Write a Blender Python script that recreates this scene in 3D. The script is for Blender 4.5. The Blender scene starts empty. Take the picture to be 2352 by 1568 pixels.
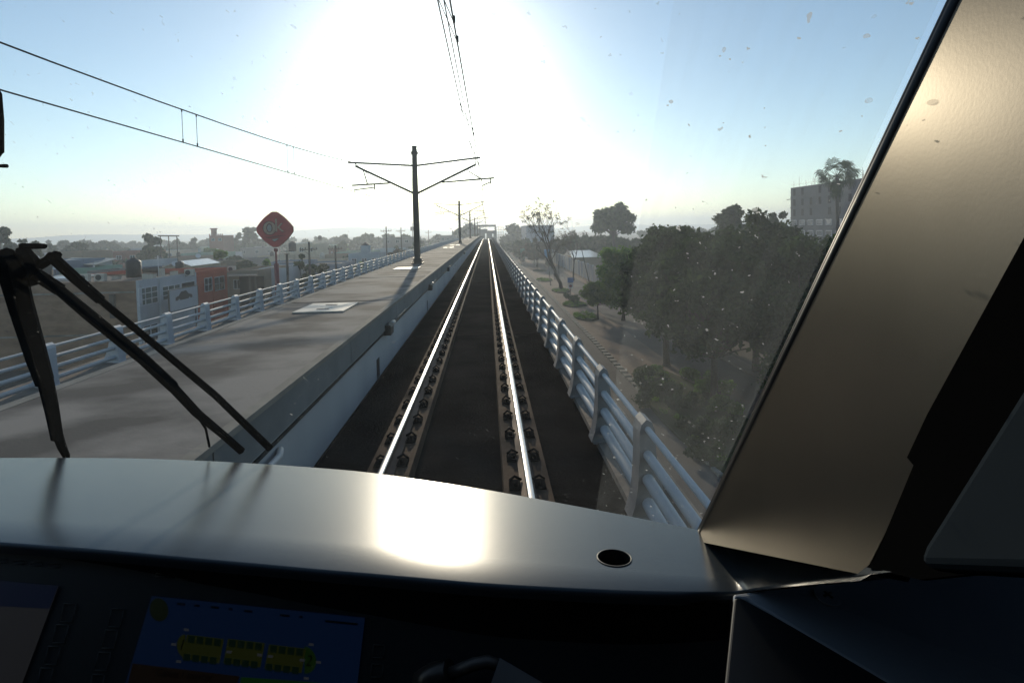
import bpy, bmesh, math, random
import numpy as np
from mathutils import Vector, Matrix
R = math.radians
scene = bpy.context.scene
col = scene.collection

# ---------------------------------------------------------------- camera
HC = 2.45                      # eye above the rail heads
FP = 1200.0                    # focal length in units of a 2352-wide picture
PPX, PPY = 1176.0, 576.0       # principal point
cam = bpy.data.cameras.new('camera'); camo = bpy.data.objects.new('camera', cam); col.objects.link(camo)
cam.sensor_width = 36; cam.lens = 36 * FP / 2352
cam.shift_y = -(784 - PPY) / 2352
cam.clip_start = 0.02; cam.clip_end = 9000
_y = Vector(((1119 - PPX) / FP, (PPY - 528) / FP, -1)).normalized()
_x = Vector((1, .022, 0)); _x = (_x - _x.dot(_y) * _y).normalized()
_z = _x.cross(_y)
RM = Matrix((_x, _y, _z))      # camera -> world
CAM = Vector((0, 0, HC))
M4 = RM.to_4x4(); M4.translation = CAM
camo.matrix_world = M4
scene.camera = camo

def ray(px, py):
    return (RM @ Vector(((px - PPX) / FP, (PPY - py) / FP, -1)))
def onY(px, py, Y):
    d = ray(px, py); return CAM + d * (Y / d.y)
def onX(px, py, X):
    d = ray(px, py); return CAM + d * (X / d.x)
def onZ(px, py, Z):
    d = ray(px, py); return CAM + d * ((Z - HC) / d.z)
def onP(px, py, P, N):
    d = ray(px, py); return CAM + d * ((P - CAM).dot(N) / d.dot(N))

# ---------------------------------------------------------------- sky and sun
SUN_AZ, SUN_EL = R(-5.6), R(15.0)
SUN = Vector((math.sin(SUN_AZ) * math.cos(SUN_EL), math.cos(SUN_AZ) * math.cos(SUN_EL), math.sin(SUN_EL)))
world = bpy.data.worlds.new('World'); scene.world = world; world.use_nodes = True
wn = world.node_tree.nodes; wl_ = world.node_tree.links; wn.clear()
wo = wn.new('ShaderNodeOutputWorld'); bg = wn.new('ShaderNodeBackground'); sky = wn.new('ShaderNodeTexSky')
sky.sky_type = 'NISHITA'; sky.sun_disc = False; sky.sun_elevation = SUN_EL; sky.sun_rotation = SUN_AZ
sky.air_density = 1.1; sky.dust_density = .8; sky.ozone_density = 1.6; sky.altitude = 1500
bg.inputs['Strength'].default_value = 0.15
# aureole: forward scattering by dust round the sun, a function of the direction in the sky only
tc = wn.new('ShaderNodeTexCoord'); dt = wn.new('ShaderNodeVectorMath'); dt.operation = 'DOT_PRODUCT'
dt.inputs[1].default_value = SUN
nv = wn.new('ShaderNodeVectorMath'); nv.operation = 'NORMALIZE'
wl_.new(tc.outputs['Generated'], nv.inputs[0]); wl_.new(nv.outputs[0], dt.inputs[0])
def wmath(op, a, b):
    n = wn.new('ShaderNodeMath'); n.operation = op
    for i, v in enumerate((a, b)):
        if isinstance(v, (int, float)): n.inputs[i].default_value = v
        else: wl_.new(v, n.inputs[i])
    return n.outputs[0]
mx = wmath('MAXIMUM', dt.outputs['Value'], 0.0)
g1 = wmath('MULTIPLY', wmath('POWER', mx, 18.0), 0.10)
g2 = wmath('MULTIPLY', wmath('POWER', mx, 75.0), 1.4)
gs = wmath('MINIMUM', wmath('ADD', g1, g2), .95)
bg2 = wn.new('ShaderNodeBackground'); bg2.inputs['Color'].default_value = (1, .95, .84, 1)
wl_.new(gs, bg2.inputs['Strength'])
tint = wn.new('ShaderNodeVectorMath'); tint.operation = 'MULTIPLY'; tint.inputs[1].default_value = (.93, 1.0, .98)
wl_.new(sky.outputs[0], tint.inputs[0])
# warm dust low over the horizon
sx = wn.new('ShaderNodeSeparateXYZ'); wl_.new(nv.outputs[0], sx.inputs[0])
lowz = wmath('MULTIPLY', wmath('POWER', 2.718, wmath('MULTIPLY', wmath('MAXIMUM', sx.outputs['Z'], 0.), -6.0)), .16)
bg3 = wn.new('ShaderNodeBackground'); bg3.inputs['Color'].default_value = (1, .70, .44, 1); wl_.new(lowz, bg3.inputs['Strength'])
ad3 = wn.new('ShaderNodeAddShader'); ad = wn.new('ShaderNodeAddShader')
wl_.new(tint.outputs[0], bg.inputs['Color']); wl_.new(bg.outputs[0], ad3.inputs[0]); wl_.new(bg3.outputs[0], ad3.inputs[1]); wl_.new(ad3.outputs[0], ad.inputs[0]); wl_.new(bg2.outputs[0], ad.inputs[1])
wl_.new(ad.outputs[0], wo.inputs['Surface'])
sun = bpy.data.lights.new('sun', 'SUN'); suno = bpy.data.objects.new('sun', sun); col.objects.link(suno)
sun.energy = 3.4; sun.angle = R(0.6); sun.color = (1, .86, .66)
suno.rotation_euler = SUN.to_track_quat('Z', 'Y').to_euler(); suno.location = (0, 0, 60)
scene.view_settings.view_transform = 'Standard'; scene.view_settings.look = 'None'
scene.view_settings.exposure = 0; scene.view_settings.gamma = 1
scene.render.engine = 'CYCLES'
scene.cycles.use_denoising = True
scene.cycles.max_bounces = 7; scene.cycles.transparent_max_bounces = 24; scene.cycles.volume_bounces = 0
scene.cycles.sample_clamp_indirect = 6

# ---------------------------------------------------------------- materials
def mat(name, c, rough=.8, metal=0., spec=.5, var=.15, scale=3., bump=0., bdist=.02, bscale=None, stretch=None, emit=None, c2=None, detail=6., contrast=.5):
    m = bpy.data.materials.new(name); m.use_nodes = True
    n = m.node_tree.nodes; l = m.node_tree.links; b = n['Principled BSDF']
    b.inputs['Roughness'].default_value = rough; b.inputs['Metallic'].default_value = metal
    b.inputs['Specular IOR Level'].default_value = (.05 if spec == .5 and rough > .78 else spec)
    if emit:
        b.inputs['Emission Color'].default_value = (*emit[0], 1); b.inputs['Emission Strength'].default_value = emit[1]
    co = n.new('ShaderNodeTexCoord'); mp = n.new('ShaderNodeMapping')
    l.new(co.outputs['Object'], mp.inputs['Vector'])
    if stretch: mp.inputs['Scale'].default_value = stretch
    t = n.new('ShaderNodeTexNoise'); t.inputs['Scale'].default_value = scale; t.inputs['Detail'].default_value = detail
    l.new(mp.outputs[0], t.inputs['Vector'])
    r = n.new('ShaderNodeValToRGB')
    cc = c2 if c2 else tuple(min(1, x * (1 + var)) for x in c)
    r.color_ramp.elements[0].position = .5 - contrast * .5; r.color_ramp.elements[1].position = .5 + contrast * .5
    r.color_ramp.elements[0].color = (*(c if c2 else tuple(x * (1 - var) for x in c)), 1)
    r.color_ramp.elements[1].color = (*cc, 1)
    l.new(t.outputs['Fac'], r.inputs['Fac']); l.new(r.outputs['Color'], b.inputs['Base Color'])
    if bump:
        bp = n.new('ShaderNodeBump'); bp.inputs['Strength'].default_value = bump; bp.inputs['Distance'].default_value = bdist
        t2 = n.new('ShaderNodeTexNoise'); t2.inputs['Scale'].default_value = bscale or scale * 6; t2.inputs['Detail'].default_value = 4
        l.new(mp.outputs[0], t2.inputs['Vector']); l.new(t2.outputs['Fac'], bp.inputs['Height']); l.new(bp.outputs[0], b.inputs['Normal'])
    return m

def leafmat(name, c, c2, trans=.35):
    m = bpy.data.materials.new(name); m.use_nodes = True
    n = m.node_tree.nodes; l = m.node_tree.links; n.clear()
    o = n.new('ShaderNodeOutputMaterial'); d = n.new('ShaderNodeBsdfDiffuse'); t = n.new('ShaderNodeBsdfTranslucent'); mx = n.new('ShaderNodeMixShader')
    co = n.new('ShaderNodeTexCoord'); ns = n.new('ShaderNodeTexNoise'); ns.inputs['Scale'].default_value = .9; ns.inputs['Detail'].default_value = 5
    r = n.new('ShaderNodeValToRGB'); r.color_ramp.elements[0].color = (*c, 1); r.color_ramp.elements[1].color = (*c2, 1)
    r.color_ramp.elements[0].position = .35; r.color_ramp.elements[1].position = .68
    l.new(co.outputs['Object'], ns.inputs['Vector']); l.new(ns.outputs['Fac'], r.inputs['Fac'])
    l.new(r.outputs[0], d.inputs[0]); l.new(r.outputs[0], t.inputs[0]); mx.inputs[0].default_value = trans
    l.new(d.outputs[0], mx.inputs[1]); l.new(t.outputs[0], mx.inputs[2]); l.new(mx.outputs[0], o.inputs[0])
    return m

# ---------------------------------------------------------------- object helpers
WLOC = {}
def tag(o, label=None, cat=None, group=None, kind=None):
    if label: o['label'] = label
    if cat: o['category'] = cat
    if group: o['group'] = group
    if kind: o['kind'] = kind
    return o
def empty(name, loc, label=None, cat=None, group=None):
    o = bpy.data.objects.new(name, None); col.objects.link(o); o.location = loc; o.empty_display_size = .3
    WLOC[o.name] = Vector(loc); return tag(o, label, cat, group)

class MB:
    """collects faces of one mesh in world coordinates"""
    def __init__(s): s.v = []; s.f = []; s.mi = []; s.m = 0; s.sm = []
    def face(s, pts, smooth=False):
        b = len(s.v); s.v += [tuple(p) for p in pts]; s.f.append(tuple(range(b, b + len(pts)))); s.mi.append(s.m); s.sm.append(smooth)
    def add(s, vs, fs, smooth=False):
        b = len(s.v); s.v += [tuple(p) for p in vs]
        for f in fs: s.f.append(tuple(b + i for i in f)); s.mi.append(s.m); s.sm.append(smooth)
        return s
    def box(s, x0, x1, y0, y1, z0, z1):
        v = [(x0,y0,z0),(x1,y0,z0),(x1,y1,z0),(x0,y1,z0),(x0,y0,z1),(x1,y0,z1),(x1,y1,z1),(x0,y1,z1)]
        return s.add(v, [(3,2,1,0),(4,5,6,7),(0,1,5,4),(1,2,6,5),(2,3,7,6),(3,0,4,7)])
    def hexa(s, q0, q1):
        """two quads of 4 points each"""
        v = list(q0) + list(q1)
        return s.add(v, [(3,2,1,0),(4,5,6,7),(0,1,5,4),(1,2,6,5),(2,3,7,6),(3,0,4,7)])
    def slab(s, pts, off):
        """polygon pushed along off"""
        n = len(pts); off = Vector(off); a = [Vector(p) for p in pts]; b = [p + off for p in a]
        s.add(a + b, [tuple(range(n - 1, -1, -1)), tuple(range(n, 2 * n))] + [(i, (i + 1) % n, n + (i + 1) % n, n + i) for i in range(n)])
        return s
    def tube(s, path, r, n=8, cap=True, smooth=True, sq=None):
        P = [Vector(p) for p in path]; k = len(P); rs = r if hasattr(r, '__len__') else [r] * k
        vs = []; up0 = None
        for i, p in enumerate(P):
            t = (P[min(i + 1, k - 1)] - P[max(i - 1, 0)]).normalized()
            if up0 is None:
                up0 = Vector((0, 0, 1)) if abs(t.z) < .9 else Vector((0, 1, 0))
            u = (up0 - up0.dot(t) * t).normalized(); up0 = u; w = t.cross(u)
            for j in range(n):
                a = 2 * math.pi * (j + .5) / n
                vs.append(p + (w * math.cos(a) * (sq or 1) + u * math.sin(a)) * rs[i])
        fs = [(i*n+j, i*n+(j+1) % n, (i+1)*n+(j+1) % n, (i+1)*n+j) for i in range(k-1) for j in range(n)]
        s.add(vs, fs, smooth)
        if cap:
            b = len(s.v) - len(vs)
            s.f.append(tuple(b + j for j in range(n - 1, -1, -1))); s.f.append(tuple(b + (k-1)*n + j for j in range(n)))
            s.mi += [s.m, s.m]; s.sm += [False, False]
        return s
    def cyl(s, p, r, h, n=16, r2=None):
        return s.tube([p, Vector(p) + Vector((0, 0, h))], [r, r if r2 is None else r2], n)
    def extr(s, prof, path, closed=True, smooth=False):
        """profile (x,z) list swept along path of (x,y,z)"""
        n = len(prof); k = len(path)
        vs = [(p[0] + a[0], p[1], p[2] + a[1]) for p in path for a in prof]
        m = n if closed else n - 1
        fs = [(i*n+j, (i+1)*n+j, (i+1)*n+(j+1) % n, i*n+(j+1) % n) for i in range(k-1) for j in range(m)]
        if closed: fs += [tuple(range(n)), tuple((k-1)*n + j for j in range(n - 1, -1, -1))]
        return s.add(vs, fs, smooth)
    def build(s, name, m, parent=None, **kw):
        off = Vector((0, 0, 0))
        if parent is not None:
            q = parent
            while q.parent: q = q.parent
            off = WLOC.get(q.name, Vector((0, 0, 0)))
        me = bpy.data.meshes.new(name)
        me.from_pydata([(v[0] - off.x, v[1] - off.y, v[2] - off.z) for v in s.v], [], s.f)
        for x in (m if isinstance(m, (list, tuple)) else [m]): me.materials.append(x)
        me.polygons.foreach_set('material_index', s.mi); me.polygons.foreach_set('use_smooth', s.sm)
        me.update()
        o = bpy.data.objects.new(name, me); col.objects.link(o)
        if parent is not None: o.parent = parent
        return tag(o, **kw)
def setloc(o, p):
    """move a top-level mesh's origin"""
    p = Vector(p); o.data.transform(Matrix.Translation(-p)); o.location = p; return o
def copy_tree(o, loc=None, rot=None):
    c = o.copy(); col.objects.link(c)
    if loc is not None: c.location = loc
    if rot is not None: c.rotation_euler = rot
    for ch in list(o.children):
        k = ch.copy(); col.objects.link(k); k.parent = c
        for g in list(ch.children):
            d = g.copy(); col.objects.link(d); d.parent = k
    return c
def textmesh(s, size, frame, extrude, name, m, parent, align='CENTER'):
    cu = bpy.data.curves.new(name, 'FONT'); cu.body = s; cu.size = size; cu.align_x = align; cu.align_y = 'CENTER'; cu.extrude = extrude
    t = bpy.data.objects.new('t', cu); col.objects.link(t)
    dg = bpy.context.evaluated_depsgraph_get(); me = bpy.data.meshes.new_from_object(t.evaluated_get(dg)); bpy.data.objects.remove(t)
    me.transform(frame)
    off = Vector((0, 0, 0))
    if parent is not None:
        q = parent
        while q.parent: q = q.parent
        off = WLOC.get(q.name, off)
    me.transform(Matrix.Translation(-off)); me.name = name; me.materials.clear(); me.materials.append(m)
    o = bpy.data.objects.new(name, me); col.objects.link(o); o.parent = parent
    return o

GZ = -9.55                     # street level
def drop(y): return -7e-5 * max(0., y - 90) ** 2

# ---------------------------------------------------------------- viaduct
M = {}
M['deck'] = mat('dark track deck', (.018, .016, .0145), .95, spec=0., var=.5, scale=1.3, bump=.5, bscale=25, contrast=.4)
M['plinth'] = mat('rail plinth concrete', (.10, .068, .048), .9, var=.35, scale=4, bump=.5, bscale=30)
M['rail'] = mat('rusty rail steel', (.10, .055, .035), .7, metal=.3, var=.3, scale=6)
M['head'] = mat('polished rail head', (.50, .46, .42), .27, metal=1., var=.1, scale=3, stretch=(20, .3, 20))
M['clip'] = mat('black fastener', (.008, .008, .009), .95, spec=0., var=.3, scale=9)
M['conc'] = mat('platform concrete', (.125, .112, .10), .85, var=.38, scale=1.0, bump=.15, bscale=40, stretch=(.7, 1, 1), contrast=.17, detail=9., c2=(.29, .258, .228))
M['kerb'] = mat('pale kerb concrete', (.26, .235, .20), .85, var=.25, scale=2, bump=.3)
M['fascia'] = mat('grey concrete fascia', (.20, .20, .195), .85, var=.2, scale=1.2, bump=.3)
M['wallp'] = mat('pale painted wall', (.42, .42, .42), .8, var=.12, scale=.8, stretch=(1, 1, .25), bump=.2)
M['sidec'] = mat('deck edge concrete', (.24, .20, .165), .85, var=.3, scale=2, bump=.5)
M['white'] = mat('white painted steel', (.56, .54, .52), .55, var=.12, scale=3)
M['post'] = mat('shade-darkened railing post', (.24, .22, .21), .6, var=.2, scale=3, bump=.2)  # right posts: shade put into a darker base than the left ones
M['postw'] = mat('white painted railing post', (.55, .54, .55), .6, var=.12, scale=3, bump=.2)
M['hatch'] = mat('pale hatch plate', (.42, .38, .33), .55, var=.15, scale=2)
M['black'] = mat('black steel', (.015, .015, .016), .5, var=.3, scale=8)
M['galv'] = mat('weathered mast steel', (.09, .075, .065), .5, metal=.5, var=.4, scale=3, stretch=(1, 1, .2))
M['cant'] = mat('grey cantilever tube', (.05, .05, .05), .5, metal=.5, var=.2)
M['wire'] = mat('contact wire', (.05, .045, .04), .5, metal=.6)

ys = [-4.] + [float(y) for y in range(0, 90, 10)] + [90 + 5. * i for i in range(0, 53)]
path = [(0, y, drop(y)) for y in ys]
DK = -.35                      # deck level
b = MB(); b.extr([(-2.13, DK), (1.34, DK), (1.34, DK - .5), (-2.13, DK - .5)][::-1], path)
b.build('track_bed', M['deck'], kind='structure')
b = MB(); b.extr([(-8.3, DK), (-4.6, DK), (-4.6, DK - .5), (-8.3, DK - .5)][::-1], path)
b.build('track_bed', M['deck'], kind='structure')
b = MB(); b.extr([(1.34, DK+.05), (1.95, DK+.05), (1.95, -.95), (1.0, -1.5), (-7.6, -1.5), (-8.9, -.95), (-8.9, DK+.05), (-8.3, DK+.05), (-8.3, -.86), (1.34, -.86)][::-1], path)
for y in range(12, 340, 32): b.box(-5.3, -1.5, y, y + 1.8, GZ, -1.52 + drop(y))
b.build('viaduct', M['sidec'], kind='structure')
b = MB()
for y in (13.9, 27.7, 41.5, 55.3, 69.1): b.box(-2.12, -1.41, y, y+.09, DK+.001, DK+.012); b.box(-.89, .09, y, y+.09, DK+.001, DK+.012); b.box(.61, 1.33, y, y+.09, DK+.001, DK+.012)
b.build('deck_joint', mat('joint filler', (.035, .03, .026), .95, spec=0.), kind='structure')
PT = HC - 1.57                 # platform level
b = MB()
b.m = 0; b.extr([(-4.58, PT), (-2.15, PT), (-2.15, PT - .2), (-4.58, PT - .2)][::-1], path)
b.m = 1; b.extr([(-4.66, PT + .004), (-4.52, PT + .004), (-4.52, PT - .1), (-4.66, PT - .1)][::-1], path)
b.extr([(-2.2, PT + .006), (-2.09, PT + .006), (-2.09, PT - .05), (-2.2, PT - .05)][::-1], path)
b.build('platform', [M['conc'], M['kerb']], kind='structure')
b = MB()
b.m = 0
y = -4.
while y < 330:
    b.box(-2.45, -2.115, y + .012, y + 3.988, 0, .36) if False else None
    z = drop(y + 2); b.hexa([(-2.4, y+.012, PT-.42+drop(y)), (-2.115, y+.012, PT-.42+drop(y)), (-2.115, y+3.988, PT-.42+drop(y+4)), (-2.4, y+3.988, PT-.42+drop(y+4))],
           [(-2.4, y+.012, PT-.052+drop(y)), (-2.115, y+.012, PT-.052+drop(y)), (-2.115, y+3.988, PT-.052+drop(y+4)), (-2.4, y+3.988, PT-.052+drop(y+4))]); y += 4
b.m = 1; b.extr([(-2.45, PT-.06), (-2.15, PT-.06), (-2.15, DK+.01), (-2.45, DK+.01)][::-1], path)
b.m = 2; b.extr([(-2.15, PT-.46), (-2.12, PT-.46), (-2.12, PT-.49), (-2.15, PT-.49)][::-1], path)
b.extr([(-4.6, PT-.1), (-4.5, PT-.1), (-4.5, DK-.1), (-4.6, DK-.1)][::-1], path)
b.build('platform_wall', [M['fascia'], M['wallp'], M['black']], kind='structure')

b = MB()
for y in (12.1, 18.3, 24.2, 30.1, 36.2, 42.1, 54., 66., 78.): b.box(-4.5, -2.21, y, y + .035, PT + .002, PT + .006)
b.build('platform_joint', mat('dark slab joint', (.07, .063, .056), .95, spec=0.), kind='structure')
# pipes, cable boxes and niches along the wall
cb = MB()
cond = empty('cable_conduit', (-2.1, 3.2, .35), 'two pale pipes clipped low on the platform wall, nearest to the train', 'cable pipe')
for k, z in enumerate((.30, .16)):
    MB().tube([(-2.07, -2, z), (-2.07, 5.1 - k*.25, z), (-2.12, 5.25 - k*.25, z)], .035, 8).build('pipe', M['white'], cond)
for yy in (.8, 2.6, 4.4): MB().box(-2.14, -2.03, yy, yy + .04, .1, .36).build('clip', M['black'], cond)
for y, lab in ((10.6, 'small grey junction box with a pale rounded lid on the platform wall, nearest of them'), (18.5, 'grey junction box midway along the platform wall'), (27., 'third grey junction box along the platform wall, beside the first tall mast'), (46., 'far grey junction box on the platform wall past the first mast')):
    jb = empty('junction_box', (-2.1, y, .62), lab, 'junction box', 'junction boxes on the platform wall')
    MB().box(-2.15, -2.0, y, y + .35, .36, .56).build('housing', M['galv'], jb)
    MB().tube([(-1.99, y + .02, .58), (-1.99, y + .33, .58)], .05, 8).build('lid', M['hatch'], jb)  # plain pale rounded lid
    MB().tube([(-2.1, y + .3, .50), (-2.1, y + 2.6, .50)], .02, 6).build('pipe', M['black'], jb)
for y, lab in ((9.9, 'wide dark slot low in the pale platform wall near the train'), (18.2, 'narrow dark slot low in the platform wall by the second junction box')):
    MB().box(-2.2, -2.143, y, y + (.24 if y < 12 else .16), -.32, .04).build('wall_slot', M['black'], label=lab, cat='wall slot')  # shallow black block just proud of the wall face

# rails
def rail_track(xc, label, fast):
    t = empty('rail_track', (xc, 10, DK), label, 'railway track')
    for sx in (-.75, .75):
        x = xc + sx
        MB().extr([(x-.25, DK+.005), (x-.24, DK+.17), (x+.24, DK+.17), (x+.25, DK+.005)], path).build('plinth', M['plinth'], t)
        rb = MB(); rb.extr([(x-.075, DK+.175), (x-.075, DK+.19), (x-.012, DK+.22), (x-.012, -.045), (x-.035, -.035), (x-.035, -.01), (x+.035, -.01), (x+.035, -.035), (x+.012, -.045), (x+.012, DK+.22), (x+.075, DK+.19), (x+.075, DK+.175)], path)
        ro = rb.build('rail', M['rail'], t)
        hb = MB(); hb.extr([(x-.0355, -.022), (x-.034, -.006), (x-.024, 0), (x-.012, .0025), (x+.012, .0025), (x+.024, 0), (x+.034, -.006), (x+.0355, -.022)], path, smooth=True)
        hb.build('rail_head', M['head'], ro)
    if not fast: return t
    def fb(mb, x, y):
        z = DK + .17 + drop(y)
        mb.box(x - .19, x + .19, y - .09, y + .09, z + .001, z + .0045)
        for s in (-1, 1):
            mb.box(x + s*.125 - .06, x + s*.125 + .06, y - .10, y + .10, z + .003, z + .022)
            mb.tube([(x+s*.12, y-.05, z+.03), (x+s*.12, y-.05, z+.07)], .022, 6)
            mb.tube([(x+s*.06, y+.06, z+.04), (x+s*.13, y+.03, z+.09), (x+s*.18, y+.06, z+.035)], .014, 5)
    for sx in (-.75, .75):
        proto = MB(); fb(proto, xc + sx, 2.)
        p = proto.build('fastener', M['clip'], t)
        for k in range(1, 50):
            c = p.copy(); col.objects.link(c); c.location = (0, k * .65, 0)
    rest = MB()
    for sx in (-.75, .75):
        for k in range(50, 190): fb(rest, xc + sx, 2. + k * .65)
    rest.build('fasteners', M['clip'], t, kind='stuff')
    return t
rail_track(-.40, 'pair of bright polished rails on brown concrete plinths running straight ahead under the train', True)

# parapet strip the right railing stands on
b = MB(); b.extr([(1.34, DK+.054), (1.93, DK+.054), (1.93, DK+.10), (1.80, DK+.16), (1.72, DK+.09), (1.34, DK+.08)][::-1], path)
b.build('deck_kerb', M['sidec'], kind='structure')
b = MB(); b.extr([(-8.75, DK+.054), (-7.9, DK+.054), (-7.9, DK+.09), (-8.75, DK+.12)][::-1], path)
b.build('deck_kerb', M['sidec'], kind='structure')

# railings
def railing(sgn, xc, ztop, y0, n, label):
    """sgn=+1: outward is +x"""
    t = empty('railing', (xc, y0, DK + .1), label, 'railing')
    zb = DK + .08; H = ztop - zb
    prof = [(-.10,0),(-.085,.25),(-.07,.55),(-.065,.9),(-.045,.98),(0,1.03),(.05,1.0),(.075,.93),(.08,.8),(.095,.62),(.13,.42),(.19,.22),(.30,0)]
    if sgn > 0: prof = [(-.16,0),(-.115,.15),(-.085,.35),(-.07,.6),(-.065,.9),(-.045,.98),(0,1.03),(.05,1.0),(.075,.93),(.08,.8),(.10,.55),(.16,.25),(.2,0)]
    def post(y):
        mb = MB(); pts = [(xc + sgn * a, y - .11, zb + c * H) for a, c in prof]
        if sgn > 0: pts = pts[::-1]
        mb.slab(pts, (0, .22, 0)); mb.box(xc - .14, xc + .14, y - .13, y + .13, zb - .02, zb + .02)
        return mb
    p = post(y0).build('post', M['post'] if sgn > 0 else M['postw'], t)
    for k in range(1, min(n, 100)):
        c = p.copy(); col.objects.link(c); c.location = (0, 1.8 * k, drop(y0 + 1.8 * k))
    for fz, r in ((.93, .028), (.68, .036), (.43, .043), (.17, .046)) if sgn < 0 else ((.93, .030), (.67, .046), (.42, .056), (.17, .062)):
        pts = [(xc + sgn * .01, y, zb + fz * H + drop(y)) for y in [y0 - 6.] + [q for q in ys if q > y0] if y <= y0 + 1.8 * n]
        MB().tube(pts, r, 10).build('rail', M['white'], t)
    return t
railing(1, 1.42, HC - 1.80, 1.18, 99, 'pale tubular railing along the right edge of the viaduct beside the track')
railing(-1, -8.15, HC - 1.93, 2.75, 99, 'white tubular railing along the far left edge of the viaduct above the rooftops')

# hatch plates on the platform
def hatch(px, py, lab):
    p = onZ(px, py, PT); x, y = p.x, p.y; z = PT + drop(y)
    t = empty('hatch_cover', (x, y, z), lab, 'hatch cover', 'hatch plates on the platform')
    MB().box(x - .5, x + .5, y - .62, y - .01, z + .005, z + .03).build('plate', M['hatch'], t)
    MB().box(x - .5, x + .5, y + .01, y + .62, z + .005, z + .03).build('plate', M['hatch'], t)
    for s in (-.3, .3): MB().box(x - .12, x + .12, y + s - .03, y + s + .03, z + .031, z + .04).build('handle', M['galv'], t)
hatch(752, 708, 'pale double hatch plate set in the platform before the first mast, nearest to the train')
hatch(935, 617, 'pale hatch plate just left of the foot of the first mast')
hatch(1030, 569, 'left pale hatch plate of the pair in front of the second mast')
hatch(1045, 563.5, 'pale hatch plate just before the foot of the second mast')
hatch(1073, 550.5, 'far pale hatch plate in front of the third mast')

# ---------------------------------------------------------------- overhead line
MY = [-14.4, 25.6, 65.6, 105.6, 145.6, 185.6, 225.6, 265.6]
MX = -3.42
def mast(i, y, lab):
    z0 = PT + drop(y); t = empty('catenary_mast', (MX, y, z0), lab, 'catenary mast', 'catenary masts along the platform')
    hgt = 5.62 if i == 1 else 5.3
    mb = MB(); w = .10
    mb.hexa([(MX-w*1.35, y-w*1.3, z0+.05), (MX+w*1.35, y-w*1.3, z0+.05), (MX+w*1.35, y+w*1.3, z0+.05), (MX-w*1.35, y+w*1.3, z0+.05)],
            [(MX-w, y-w, z0+hgt), (MX+w, y-w, z0+hgt), (MX+w, y+w, z0+hgt), (MX-w, y+w, z0+hgt)])
    for s in (-1, 1):
        mb.box(MX + s*w*1.25 - .012, MX + s*w*1.25 + .012, y - w*1.5, y - w*1.31, z0 + .05, z0 + hgt*.98)
    mb.build('pole', M['galv'], t)
    bp = MB(); bp.box(MX-.27, MX+.27, y-.27, y+.27, z0+.005, z0+.06); bp.box(MX-.18, MX+.18, y-.18, y+.18, z0+.06, z0+.3)
    for sx in (-1, 1):
        for sy in (-1, 1): bp.cyl((MX+sx*.21, y+sy*.21, z0+.06), .025, .09, 6)
    bp.build('base_plate', M['galv'], t)
    if i == 1:
        tp = MB(); tp.box(MX-.14, MX+.14, y-.14, y+.14, z0+hgt-.34, z0+hgt-.2); tp.tube([(MX-.2, y, z0+hgt-.27), (MX+.2, y, z0+hgt-.27)], .025, 6); tp.box(MX-.11, MX+.11, y-.11, y+.11, z0+hgt, z0+hgt+.07)
        tp.build('cap', M['galv'], t)
    if i == 2:
        tp = MB(); tp.tube([(MX-.42, y, z0+3.95), (MX+.42, y, z0+3.95)], .03, 6)
        for s in (-1, 1): tp.cyl((MX+s*.4, y, z0+3.9), .045, .16, 8)
        tp.build('insulator_bracket', M['galv'], t); MB().box(MX-.16, MX+.16, y-.2, y-.13, z0+1.2, z0+1.9).build('box', M['galv'], t)
    zp, zt = z0 + 3.42, z0 + 4.75
    def ins(mb, a, c):
        a, c = Vector(a), Vector(c); mb.tube([a, c], .02, 6)
        for k in range(5): q = a.lerp(c, .15 + .17 * k); mb.tube([q - (c-a).normalized()*.015, q + (c-a).normalized()*.015], .05, 8)
    for s, xw, zmess, zcon, out in ((-1, -6.35, 3.38, 1.98, i % 2 == 1), (1, -.5, 3.4, 2.1, i % 2 == 1)):
        zm = HC + zmess + drop(y); zc = HC + zcon + drop(y)
        cb = MB(); x1 = xw; L = abs(x1 - MX)
        top_a = Vector((MX + s*.1, y, zt)); top_b = Vector((x1 + s*.25, y, zm + (.0 if s < 0 else .12)))
        ins(cb, top_a, top_a.lerp(top_b, .2)); cb.tube([top_a, top_b], .042, 6)
        piv = Vector((MX + s*.1, y, zp)); e = Vector((x1 + s*(-.1 if s < 0 else .02), y, zm - .22 if s > 0 else zm - .18))
        ins(cb, piv, piv.lerp(e, .22)); cb.tube([piv, e], .052, 8)
        cb.tube([e, e + Vector((-s*.03, 0, .16)), (e.x, y, top_a.lerp(top_b, .9).z)], .018, 6)
        # steady tube, drop bracket, registration arm
        far = (x1 + s*(.9 if s > 0 and out else (.1 if s < 0 else .15)))
        st0 = piv.lerp(e, .42); st0 = Vector((st0.x, y, st0.z - .06)); st1 = Vector((far, y, zc + (.42 if s > 0 and out else .3)))
        cb.tube([piv.lerp(e, .42), st0, st1], .04, 6)
        hb = st0.lerp(st1, .58 if s < 0 else .75); cb.tube([piv.lerp(e, .88), piv.lerp(e, .86) - Vector((0, 0, .1)), hb], .024, 6)
        dr = st0.lerp(st1, .4 if s < 0 else .93); dn = Vector((dr.x, y, dr.z - .28)); cb.tube([dr, dn], .03, 6)
        cw = Vector((x1 + (-.0 if s < 0 else .33), y, zc))
        if s < 0: cb.tube([dn + Vector((0, 0, .12)), (cw.x, y, cw.z + .08), cw], .026, 6)
        else: cb.tube([dn + Vector((0, 0, .1)), (cw.x, y, cw.z + .06), cw], .026, 6)
        cb.build('cantilever', M['cant'], t)
    return t
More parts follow.
